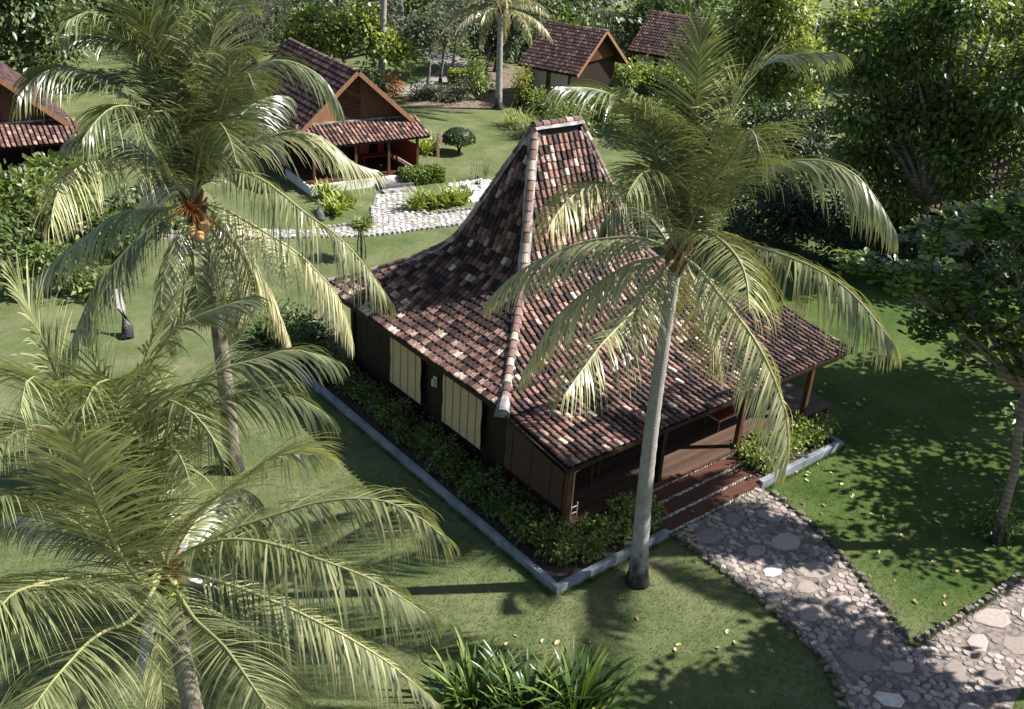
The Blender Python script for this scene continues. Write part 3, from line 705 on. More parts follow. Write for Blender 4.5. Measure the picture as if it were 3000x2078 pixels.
def cottage(label, loc, rot, hw, L, zr, ze, porch=True, wall=M_CREAMWOOD, sag=0.0, porch_x=(-3.0, 3.35)):
    """gable faces local -y; ridge runs back along +y"""
    t = thing('cottage', loc, label, 'cottage', rot)
    rd = None
    mb = MB()
    for s in (-1, 1):
        A = (s * hw, 0, ze) if s > 0 else (-hw, L, ze); B = (s * hw, L, ze) if s > 0 else (-hw, 0, ze)
        slab(mb, A, B, (-s * hw, 0, zr - ze), .08)
    rd = mb.build('roof', M_DARKWOOD, t)
    for s in (-1, 1):
        A = (hw, -.05, ze + .01) if s > 0 else (-hw, L + .05, ze + .01); B = (hw, L + .05, ze + .01) if s > 0 else (-hw, -.05, ze + .01)
        slope_tiles(A, B, (-s * hw, 0, zr - ze), rd, M_TILE_DARK, [.2, .35, .5, .6, .8])
    cap_run([(0, -.1, zr), (0, L * .3, zr - .04), (0, L * .7, zr - .04), (0, L + .1, zr)], rd, Vector((0, 0, 0)), .31, lift=.05)
    for s in (-1, 1):       # barge boards
        mb = MB(); mb.beam((s * hw * 1.0, -.03, ze - .03), (s * .02, -.03, zr - .03), .05, .2); mb.build('barge_board', M_ORANGE, t)
    yb = .55; f = lambda z: hw * (zr - z) / (zr - ze)
    zb = ze + .55
    # gable wall: panel, louvres, panel
    mb = MB(); xa = -f(zb) * .95
    mb.add([(xa, yb, zb), (-.9, yb, zb), (-.9, yb, zr - .9 * (zr - ze) / hw - .1), (xa + .02, yb, zb + .03), (xa, yb + .05, zb), (-.9, yb + .05, zb), (-.9, yb + .05, zr - .9 * (zr - ze) / hw - .1), (xa + .02, yb + .05, zb + .03)],
           [(0, 1, 2, 3), (7, 6, 5, 4), (0, 4, 5, 1), (1, 5, 6, 2), (2, 6, 7, 3), (3, 7, 4, 0)])
    mb.build('gable_panel', M_ORANGE, t)
    z = zb
    while z < zr - .25:
        xw = min(.9, f(z) - .12); x1 = min(.35, f(z) - .12)
        mb = MB(); mb.box((-xw + .01, yb - .02, z), (x1, yb + .02, z + .055), Matrix.Identity(4)); mb.build('louvre_slat', M_POST, t); z += .095
    mb = MB(); mb.add([(.36, yb, zb), (f(zb) * .95, yb, zb), (.36, yb, zr - .36 * (zr - ze) / hw - .1), (.36, yb + .05, zb), (f(zb) * .95, yb + .05, zb), (.36, yb + .05, zr - .36 * (zr - ze) / hw - .1)],
                      [(0, 1, 2), (5, 4, 3), (0, 3, 4, 1), (1, 4, 5, 2), (2, 5, 3, 0)])
    mb.build('gable_panel', M_POST, t)  # right panel darker brown, overhang shadow put into its colour
    # walls
    ww = hw - .45
    if porch:
        y1 = 1.9
        px0, px1 = porch_x
        mb = MB(); mb.box((px0 - .1, -1.15, 0), (px1 - .35, y1, .42)); mb.build('porch_base', M_WHITE, t)
        mb = MB(); mb.box((px0, -1.0, .424), (px1 - .42, y1, .45)); mb.build('porch_floor', M_TREAD, t)
        mb = MB(); slab(mb, (px0 - .1, -1.1, ze - .12), (px1, -1.1, ze - .12), (0, 1.62, zb - ze + .06), .06); pr = mb.build('porch_roof', M_DARKWOOD, t)
        slope_tiles((px0 - .12, -1.14, ze - .1), (px1 + .02, -1.14, ze - .1), (0, 1.66, zb - ze + .06), pr, M_TILE, [.3, .4, .46, .52, .58, .64, .7])
        mb = MB(); mb.beam((px0, .5, zb + .03), (px1 - .25, .5, zb + .03), .1, .08); mb.build('flashing', M_LIME, pr)
        for x in (px1 - .58, px1 - 2.15, px1 - 3.9, px0 + .3):
            mb = MB(); mb.box((x - .06, -.86, .452), (x + .06, -.74, ze - .1)); mb.build('post', M_POST, t)
        mb = MB(); mb.box((px1 - .6, -.72, .6), (px1 - .55, y1 - .02, 1.75)); mb.build('side_panel', M_REDWOOD, t)
        mb = MB(); mb.box((-ww, y1, 0), (ww, y1 + .08, ze + .5)); mb.build('front_wall', M_DARKWOOD, t)
        for k in range(3):
            mb = MB(); mb.box((.45 - .12 * k, -1.55 - .4 * k, 0), (2.15 - .12 * k, -1.152 - .4 * k, .32 - .11 * k)); mb.build('stone_step', M_DARKSTONE if k % 2 else M_LIME, t)
    else:
        y1 = .75
        mb = MB(); mb.box((-ww, y1, 0), (ww, y1 + .08, ze + .45)); mb.build('front_wall', M_DARKWOOD, t)
    mb = MB(); mb.box((-ww, y1 + .082, .35), (-ww + .08, L - .3, ze + .15)); sw = mb.build('side_wall', M_POST, t)
    n = max(2, int(L / 2.0)); seg = (L - .5 - y1) / n
    for k in range(n):
        mb = MB(); mb.box((-ww - .04, y1 + .15 + k * seg, .5), (-ww - .002, y1 + .15 + (k + .78) * seg, ze + .05)); mb.build('wall_panel', wall, t)
    mb = MB(); mb.box((-ww, y1 + .1, 0), (-ww + .1, L - .3, .348)); mb.build('plinth', M_POST, t)
    mb = MB(); mb.box((ww - .08, y1 + .082, 0), (ww, L - .3, ze + .15)); mb.build('side_wall', M_POST, t)
    mb = MB(); mb.box((-ww + .082, L - .4, 0), (ww - .082, L - .3, ze + .4)); mb.build('back_wall', M_DARKWOOD, t)
    return t
cottage('red brown cottage with orange gable and tiled porch at the end of the pale path', (11.9, 28.65, 0), math.radians(-5.7), 3.45, 8.5, 5.3, 2.3)
cottage('cottage at the left edge with orange gable and weathered porch tiles', (-2.75, 34.9, 0), math.radians(-5.7), 3.45, 8.5, 5.3, 2.3)
cottage('dark roofed cottage with pale woven wall, behind a thin palm trunk', (34.6, 35.4, 0), math.radians(17), 3.4, 4.6, 4.85, 2.4, False)
cottage('dark roofed cottage furthest back, in front of the bamboo fence', (46.0, 36.6, 0), math.radians(19), 3.5, 4.6, 4.85, 2.4, False)
cottage('brown tiled cottage half hidden beneath the large leafy tree', (33.4, 3.2, 0), math.radians(28), 3.4, 6.5, 4.4, 2.2, False)
t = thing('bench', (13.55, 29.55, .45), 'red lacquered bench on the porch of the orange gabled cottage', 'bench', math.radians(-5.7))
mb = MB(); mb.box((-1.0, -.3, .42), (1.0, .3, .47)); mb.build('seat', M_REDWOOD, t)
mb = MB(); mb.box((.1, .26, .475), (.45, .31, 1.0)); mb.build('backrest', M_REDWOOD, t)
mb = MB(); mb.box((-.95, .26, .475), (-.4, .31, 1.0)); mb.build('backrest', M_REDWOOD, t)
for dx in (-.92, .92):
    for dy in (-.24, .24): mb = MB(); mb.box((dx - .035, dy - .035, 0), (dx + .035, dy + .035, .419)); mb.build('leg', M_REDWOOD, t)

def bamboo_fence(label, p, q, h, step):
    p, q = Vector((*p, 0)), Vector((*q, 0)); n = int((q - p).length / step)
    t = thing('bamboo_fence', p, label, 'fence'); d = (q - p) / n
    mb = MB(); mb.tube([(0, 0, 0), (0, 0, 1)], [step * .45, step * .4], 6)
    mes = []
    for tn in (.15, .3, .45, .6, .75, .95):
        mb.t = [tn] * len(mb.v); mes.append(mb.mesh('bamboo_pole', M_BAMBOO, True))
    for k in range(n):
        o = link('bamboo_pole', random.choice(mes), t, d * k + Vector((random.uniform(-.02, .02), random.uniform(-.02, .02), 0)), (random.uniform(-.02, .02), random.uniform(-.02, .02), 0), (random.uniform(.85, 1.1), random.uniform(.85, 1.1), h * random.uniform(.93, 1.05)))
    for z in (.35, .8):
        mb = MB(); mb.tube([(0, -.12, h * z), (q - p) + Vector((0, -.12, h * z))], .035, 5); mb.build('rail', M_BAMBOO, t)
bamboo_fence('grey bamboo fence nearer the two dark roofed cottages', (48.2, 53.2), (54.5, 48.6), 2.0, .16)
bamboo_fence('grey bamboo fence further back below the white blossom', (53.8, 60.4), (61, 54.2), 2.1, .17)
bamboo_fence('distant brown fence right of the bright leafy tree', (74, 49.5), (81, 42.5), 2.0, .2)

# ------------------------------------------------------------------ palms
def nrm(a): return a / (np.linalg.norm(a, axis=-1, keepdims=True) + 1e-9)
def frond_curve(p, n=22):
    if hasattr(p[0], '__len__'):                     # explicit midrib points: Catmull-Rom through them
        Q = np.vstack([np.zeros(3), np.array(p, float)]); m = len(Q) - 1; out = []
        for t in np.linspace(0, m, n + 1):
            i = min(int(t), m - 1); u = t - i; a, b, c, d = Q[max(i - 1, 0)], Q[i], Q[i + 1], Q[min(i + 2, m)]
            out.append(.5 * (2 * b + (c - a) * u + (2 * a - 5 * b + 4 * c - d) * u * u + (3 * b - a - 3 * c + d) * u ** 3))
        return np.array(out)
    ph, e0, k, q, L = p; s = (np.arange(n) + .5) / n
    e = e0 - k * s ** 1.3; az = ph + q * s
    d = np.stack([np.cos(e) * np.cos(az), np.cos(e) * np.sin(az), np.sin(e)], 1) * (L / n)
    return np.vstack([np.zeros(3), np.cumsum(d, 0)])
def frond(parent, C, p, tone, rng, K=104, lf=1.22, droop=1.0, closed=0.0, wid=1.0):
    """midrib (part) with its leaflets (sub-part)"""
    P = frond_curve(p); n = len(P) - 1; L = float(np.linalg.norm(np.diff(P, axis=0), axis=1).sum()); az0 = math.atan2(P[n // 2][1], P[n // 2][0])
    mb = MB(); mb.tone = .45 + .4 * (tone - .5)
    mb.tube([tuple(v) for v in P], [.034 * (1 - i / n) ** .8 + .005 for i in range(n + 1)], 5)
    fr = mb.build('frond', M_RACHIS, parent, True, loc=tuple(C))
    T = nrm(np.gradient(P, axis=0)); ts = np.linspace(.13, .995, K)
    idx = ts * n; i0 = np.clip(idx.astype(int), 0, n - 1); fr_ = (idx - i0)[:, None]
    B = P[i0] * (1 - fr_) + P[i0 + 1] * fr_; TT = nrm(T[i0] * (1 - fr_) + T[i0 + 1] * fr_)
    Zu = np.array([0, 0, 1.0]); az = np.array([math.cos(az0 + math.pi / 2), math.sin(az0 + math.pi / 2), 0])
    S0 = np.cross(TT, Zu); S0 = S0 + .8 * -az[None]; S = nrm(S0 - (S0 * TT).sum(1, keepdims=True) * TT); U = np.cross(S, TT)
    V = []; Fc = []; Tn = []; SEG = 5; off = 0
    for side in (-1, 1):
        tj = ts
        keep = rng.random(K) > .05
        if rng.random() < .5:
            g0 = rng.uniform(.25, .85); keep &= ~((ts > g0) & (ts < g0 + rng.uniform(.02, .05)))
        al = np.radians(np.interp(tj, [.1, .4, .8, 1], [62, 55, 40, 14]) * (1 - .75 * closed)) + rng.normal(0, .075, K)
        elev = np.arcsin(np.clip(TT[:, 2], -1, 1))
        be = np.radians(np.interp(elev, [-.8, 0, .7, 1.3], [-30, -16, 2, 10])) + rng.normal(0, .12, K)
        ll = lf * min(L, 5.4) * .2 * np.interp(tj, [.1, .2, .45, .75, .93, 1], [.45, .75, 1.0, .85, .52, .34]) * rng.uniform(.88, 1.08, K)
        d = np.cos(al)[:, None] * TT + np.sin(al)[:, None] * (side * np.cos(be)[:, None] * S + np.sin(be)[:, None] * U)
        g = (.22 + .16 * rng.random(K)) * droop * np.interp(elev, [-.6, .2, 1.1], [1.3, 1.1, .36])
        jit = rng.random(K); roll = rng.normal(.1 * side, .17, K)
        cur = B.copy(); pts = [cur]; dirs = [d]
        for sgi in range(SEG):
            cur = cur + d * (ll / SEG)[:, None]; pts.append(cur)
            d = nrm(d + np.array([0, 0, -1.0]) * (g * (.6 + .35 * sgi))[:, None] + rng.normal(0, .03, (K, 3)))
            dirs.append(d)
        wp = np.array([.65, 1, .95, .75, .45, .06]) * .018 * wid
        for r in range(SEG + 1):
            dd = dirs[r]; wv = TT - (TT * dd).sum(1, keepdims=True) * dd; wv = nrm(wv); wv = nrm(wv * np.cos(roll)[:, None] + np.cross(dd, wv) * np.sin(roll)[:, None])
            V.append(np.stack([pts[r] - wv * wp[r], pts[r] + wv * wp[r]], 1))
            base = tone + .26 * (jit - .5) + np.interp(r / SEG, [0, .6, 1], [-.03, 0, .16]) + .06 * tj
            Tn.append(np.stack([base, base], 1))
        A = np.stack(V[-(SEG + 1):], 1)[keep]; Tt = np.stack(Tn[-(SEG + 1):], 1)[keep]
        m = len(A); A = A.reshape(-1, 3); Tt = Tt.reshape(-1)
        q = np.array([[2 * r, 2 * r + 1, 2 * r + 3, 2 * r + 2] for r in range(SEG)])
        F = (q[None] + (np.arange(m) * 2 * (SEG + 1))[:, None, None]).reshape(-1, 4) + off
        off += len(A); Fc.append(F)
        if side == -1: VA, TA = A, Tt
        else: VA, TA = np.vstack([VA, A]), np.concatenate([TA, Tt])
    tag(link('leaflets', np_mesh('leaflets', VA, np.vstack(Fc), M_PALM, np.clip(TA, 0, 1)), fr), kind='stuff')
    return fr

def palm(label, base, top, fronds, r0, r1, seed, mat=None, lean=(0, 0), tones=None, K=108, nuts=(), group=None, wid=1.0, lf=1.25):
    rng = np.random.default_rng(seed); b = Vector((*base, 0)); tp = Vector(top) - b
    t = thing('coconut_palm', b, label, 'palm tree', 0, group)
    n = 46; pts = []; rad = []
    for i in range(n + 1):
        s = i / n; p = tp * s + Vector((lean[0], lean[1], 0)) * math.sin(math.pi * s) + Vector((0, 0, -.05 if i == 0 else 0))
        pts.append(p); rad.append((r0 + (r1 - r0) * min(1, s * 1.0)) * (1 + .55 * math.exp(-s * 22)) * (1.03 if i % 2 else .975) * (1 + rng.normal(0, .012)))
    mb = MB(); mb.tube(pts, rad, 14); mb.build('trunk', mat or M_PALMTRUNK, t, True)
    C = tp
    # fibrous leaf bases
    for k in range(12):
        a = k * 2.4 + rng.uniform(-.2, .2); mb = MB()
        p0 = C + Vector((math.cos(a) * r1 * .75, math.sin(a) * r1 * .75, -.5 + .04 * k)); p1 = C + Vector((math.cos(a) * r1 * 2.3, math.sin(a) * r1 * 2.3, -.05 + .04 * k))
        mb.tube([p0, (p0 + p1) / 2 + Vector((0, 0, .05)), p1], [.075, .06, .02], 6); mb.build('leaf_base', M_FIBRE, t)
    for i, p in enumerate(fronds):
        q = frond_curve(p); h = q[8] - q[0]; e = math.atan2(h[2], math.hypot(h[0], h[1])); tone = (tones[i % len(tones)] if tones else .5) + rng.normal(0, .04) + (-.06 if e > 1.0 else 0) + (.08 if e < .2 else 0)
        c0 = C.copy() if hasattr(p[0], '__len__') else C + Vector((math.cos(p[0]) * r1 * .6, math.sin(p[0]) * r1 * .6, -.15 + .1 * max(0, e)))
        frond(t, c0, p, tone, rng, K, wid=wid, lf=lf)
    for (dx, dy, dz, r, m) in nuts:
        mb = MB(); mb.lathe([(.02, -r * 1.15), (r * .6, -r * .9), (r * .95, -r * .3), (r, r * .15), (r * .8, r * .75), (r * .3, r * 1.1), (.02, r * 1.15)], 10)
        mb.build('coconut', m, t, True, loc=tuple(C + Vector((dx, dy, dz))), rot=(rng.uniform(-.4, .4), rng.uniform(-.4, .4), 0))
    return t, C

# frond midribs, metres from the crown
P1 = [[[0.03,0.01,0.42],[0.06,0.03,0.98],[0.07,0.03,1.46],[0.07,0.03,1.94],[-0.03,-0.01,2.42],[-0.2,-0.09,2.92],[-0.33,-0.15,3.39],[-0.43,-0.19,3.89],[-0.5,-0.22,4.24]],[[-0.17,0.03,0.45],[-0.41,0.07,1.05],[-0.63,0.1,1.58],[-0.9,0.14,2.13],[-1.13,0.18,2.53],[-1.49,0.24,2.92],[-1.97,0.31,3.19],[-2.49,0.39,3.33],[-3.0,0.47,3.37]],[[0.06,-0.13,0.57],[0.12,-0.27,1.22],[0.17,-0.39,1.78],[0.21,-0.47,2.35],[0.24,-0.55,2.92],[0.32,-0.72,3.42],[0.46,-1.02,3.79],[0.65,-1.47,4.0],[0.85,-1.92,4.09]],[[0.05,-0.1,0.63],[0.22,-0.42,1.14],[0.42,-0.82,1.57],[0.63,-1.23,1.94],[0.86,-1.68,2.17],[1.1,-2.16,2.24],[1.33,-2.61,2.09],[1.54,-3.02,1.71],[1.7,-3.34,1.29]],[[-0.07,-0.2,0.34],[-0.21,-0.57,0.65],[-0.42,-1.09,0.81],[-0.68,-1.59,0.86],[-0.96,-2.05,0.87],[-1.29,-2.49,0.86],[-1.65,-2.89,0.81],[-2.09,-3.29,0.77],[-2.63,-3.73,0.86]],[[0.0,-0.38,0.55],[-0.0,-0.98,0.66],[0.0,-1.7,0.73],[-0.0,-2.32,0.77],[0.0,-2.89,0.77],[0.0,-3.4,0.71],[0.0,-3.87,0.56],[0.0,-4.32,0.32],[-0.0,-4.67,0.08]],[[0.08,-0.5,-0.17],[0.15,-0.97,-0.49],[0.22,-1.41,-0.78],[0.29,-1.84,-1.11],[0.35,-2.2,-1.48],[0.4,-2.52,-1.91],[0.44,-2.8,-2.39],[0.47,-2.98,-2.95],[0.48,-3.04,-3.52]],[[0.21,0.28,-0.27],[0.52,0.71,-0.67],[0.85,1.17,-1.13],[1.12,1.54,-1.54],[1.37,1.88,-1.97],[1.6,2.2,-2.39],[1.79,2.47,-2.77],[2.01,2.76,-3.26],[2.12,2.92,-3.57]],[[-0.4,-0.15,-0.12],[-0.96,-0.37,-0.29],[-1.52,-0.58,-0.44],[-2.05,-0.79,-0.54],[-2.57,-0.99,-0.6],[-3.06,-1.17,-0.67],[-3.51,-1.35,-0.79],[-3.95,-1.52,-0.93],[-4.24,-1.63,-1.03]],[[-0.19,0.37,0.11],[-0.41,0.8,0.14],[-0.63,1.23,0.02],[-0.83,1.64,-0.14],[-1.05,2.07,-0.39],[-1.26,2.47,-0.7],[-1.47,2.89,-1.06],[-1.67,3.28,-1.51],[-1.81,3.55,-1.93]],[[-0.2,0.31,-0.17],[-0.44,0.68,-0.33],[-0.65,1.0,-0.63],[-0.86,1.32,-0.99],[-1.05,1.62,-1.36],[-1.24,1.91,-1.8],[-1.39,2.14,-2.31],[-1.53,2.35,-2.91],[-1.62,2.49,-3.36]],[[-0.23,0.03,0.36],[-0.56,0.07,0.82],[-0.96,0.1,1.16],[-1.43,0.1,1.41],[-1.96,0.06,1.64],[-2.51,-0.02,1.74],[-3.05,-0.15,1.71],[-3.52,-0.33,1.6],[-3.94,-0.57,1.47]],[[0.33,0.07,-0.29],[0.73,0.16,-0.71],[1.0,0.21,-1.05],[1.3,0.28,-1.46],[1.6,0.34,-1.9],[1.91,0.41,-2.36],[2.25,0.48,-2.87],[2.56,0.54,-3.36],[2.79,0.59,-3.7]],[[-0.04,-0.13,0.34],[-0.09,-0.31,0.81],[-0.17,-0.53,1.28],[-0.3,-0.81,1.71],[-0.47,-1.16,2.12],[-0.67,-1.49,2.49],[-0.92,-1.81,2.95],[-1.27,-2.25,3.04],[-1.75,-2.78,2.89]],[[0.0,0.0,0.24],[-0.01,-0.0,0.58],[-0.16,-0.03,0.92],[-0.46,-0.09,1.28],[-0.88,-0.2,1.65],[-1.29,-0.35,1.92],[-1.94,-0.62,2.07],[-2.48,-0.92,2.03],[-2.98,-1.28,2.0]],[[-0.01,-0.0,0.33],[-0.04,-0.01,0.8],[-0.15,-0.04,1.23],[-0.41,-0.11,1.68],[-0.73,-0.2,2.09],[-1.1,-0.3,2.5],[-1.51,-0.4,2.88],[-2.03,-0.54,3.24],[-2.5,-0.67,3.5]]]
P2 = [[[-0.03,-0.03,0.48],[-0.06,-0.07,1.13],[-0.13,-0.13,1.71],[-0.27,-0.25,2.26],[-0.41,-0.35,2.76],[-0.55,-0.44,3.25],[-0.75,-0.55,3.73],[-1.0,-0.67,4.14],[-1.36,-0.81,4.47]],[[-0.01,-0.02,0.43],[-0.03,-0.05,1.04],[-0.08,-0.14,1.67],[-0.15,-0.23,2.22],[-0.23,-0.29,2.78],[-0.29,-0.31,3.27],[-0.36,-0.33,3.77],[-0.46,-0.35,4.16],[-0.46,-0.28,4.59]],[[0.0,-0.0,0.43],[0.01,-0.01,1.04],[0.03,-0.02,1.61],[0.09,-0.05,2.15],[0.18,-0.09,2.62],[0.22,-0.11,3.1],[0.2,-0.1,3.58],[0.22,-0.11,4.08],[0.25,-0.13,4.49]],[[0.01,-0.04,0.44],[0.03,-0.09,1.05],[0.06,-0.17,1.68],[0.11,-0.33,2.25],[0.18,-0.55,2.83],[0.26,-0.79,3.34],[0.34,-1.05,3.86],[0.44,-1.34,4.28],[0.63,-1.95,4.45]],[[0.07,-0.04,0.59],[0.18,-0.11,1.33],[0.41,-0.24,1.94],[0.75,-0.43,2.4],[1.16,-0.67,2.84],[1.62,-0.93,3.16],[2.1,-1.22,3.11],[2.56,-1.48,2.78],[2.82,-1.63,2.27]],[[0.04,-0.03,0.6],[0.35,-0.21,1.0],[0.86,-0.49,1.21],[1.34,-0.71,1.45],[1.84,-0.89,1.61],[2.38,-1.04,1.55],[2.89,-1.12,1.26],[3.41,-1.15,0.77],[4.02,-1.14,0.5]],[[0.2,-0.31,0.67],[0.6,-0.93,0.93],[0.96,-1.48,0.83],[1.25,-1.93,0.55],[1.54,-2.37,0.22],[1.85,-2.84,-0.06],[2.13,-3.28,-0.44],[2.39,-3.68,-0.96],[2.58,-3.97,-1.37]],[[0.39,-0.35,-0.02],[0.75,-0.68,-0.24],[1.14,-1.03,-0.53],[1.5,-1.35,-0.81],[1.8,-1.62,-1.1],[2.08,-1.87,-1.5],[2.35,-2.12,-1.94],[2.53,-2.28,-2.54],[2.62,-2.36,-3.12]],[[-0.28,-0.09,0.42],[-0.66,-0.24,0.9],[-1.12,-0.44,1.19],[-1.63,-0.7,1.37],[-2.17,-1.01,1.52],[-2.66,-1.38,1.58],[-3.08,-1.76,1.48],[-3.39,-2.15,1.26],[-3.61,-2.55,1.02]],[[-0.09,0.01,0.57],[-0.22,0.02,1.29],[-0.49,0.02,1.86],[-0.93,0.01,2.27],[-1.39,-0.03,2.64],[-1.85,-0.11,2.97],[-2.37,-0.24,3.19],[-2.93,-0.43,3.12],[-3.38,-0.67,2.81]],[[-0.33,0.33,-0.14],[-0.69,0.69,-0.23],[-1.08,1.08,-0.33],[-1.43,1.43,-0.53],[-1.74,1.74,-0.89],[-2.06,2.06,-1.22],[-2.4,2.4,-1.61],[-2.75,2.75,-2.09],[-3.02,3.02,-2.47]],[[-0.43,0.12,-0.24],[-0.87,0.23,-0.44],[-1.27,0.34,-0.75],[-1.62,0.43,-1.1],[-1.97,0.53,-1.49],[-2.28,0.61,-1.91],[-2.53,0.68,-2.41],[-2.79,0.75,-2.95],[-3.0,0.81,-3.42]],[[0.14,0.21,-0.39],[0.39,0.61,-0.86],[0.64,0.99,-1.38],[0.83,1.27,-1.85],[0.99,1.52,-2.34],[1.11,1.72,-2.82],[1.22,1.88,-3.3],[1.36,2.1,-3.85],[1.48,2.28,-4.3]],[[0.42,0.09,-0.24],[0.78,0.17,-0.6],[1.12,0.24,-1.04],[1.35,0.29,-1.51],[1.56,0.33,-2.01],[1.79,0.38,-2.52],[2.0,0.42,-3.06],[2.19,0.46,-3.68],[2.33,0.49,-4.18]],[[0.01,-0.1,0.29],[0.03,-0.24,0.71],[0.04,-0.42,1.13],[0.05,-0.69,1.53],[0.04,-1.18,1.96],[-0.01,-1.76,2.23],[-0.12,-2.43,2.13],[-0.28,-3.0,1.99],[-0.53,-3.68,1.94]],[[0.02,0.23,0.08],[0.06,0.6,0.15],[0.12,1.17,0.07],[0.21,1.97,-0.18],[0.29,2.75,-0.47],[0.37,3.47,-0.83],[0.42,4.0,-1.19],[0.46,4.35,-1.55],[0.48,4.58,-1.82]],[[-0.06,-0.05,0.4],[-0.14,-0.11,0.96],[-0.26,-0.21,1.48],[-0.55,-0.45,1.94],[-1.03,-0.84,2.27],[-1.52,-1.23,2.58],[-2.0,-1.62,2.69],[-2.43,-1.97,2.56],[-2.75,-2.23,2.36]],[[-0.05,-0.01,0.5],[-0.12,-0.02,1.21],[-0.21,-0.03,1.9],[-0.37,-0.07,2.49],[-0.68,-0.16,2.99],[-1.01,-0.28,3.44],[-1.39,-0.44,3.87],[-1.86,-0.69,4.26],[-2.35,-1.01,4.2]],[[0.03,-0.08,0.35],[0.06,-0.2,0.84],[0.09,-0.35,1.36],[0.12,-0.53,1.79],[0.18,-0.91,2.28],[0.21,-1.41,2.67],[0.22,-2.07,3.1],[0.18,-2.81,3.4],[0.05,-3.39,3.2]],[[-0.01,-0.01,0.32],[-0.03,-0.02,0.78],[-0.06,-0.03,1.28],[-0.12,-0.08,1.71],[-0.31,-0.24,2.09],[-0.92,-0.85,2.33],[-1.41,-1.54,2.3],[-1.59,-2.1,2.1],[-1.61,-2.61,1.95]],[[0.02,-0.07,0.38],[0.06,-0.17,0.9],[0.1,-0.32,1.4],[0.19,-0.65,1.85],[0.27,-1.1,2.25],[0.3,-1.45,2.7],[0.28,-1.75,3.2],[0.24,-2.08,3.62],[0.19,-2.87,3.83]],[[-0.0,-0.0,0.46],[0.0,0.0,1.11],[-0.03,-0.0,1.78],[-0.15,-0.02,2.33],[-0.44,-0.07,2.86],[-0.79,-0.13,3.27],[-1.21,-0.19,3.59],[-1.71,-0.27,3.75],[-2.17,-0.34,3.84]]]
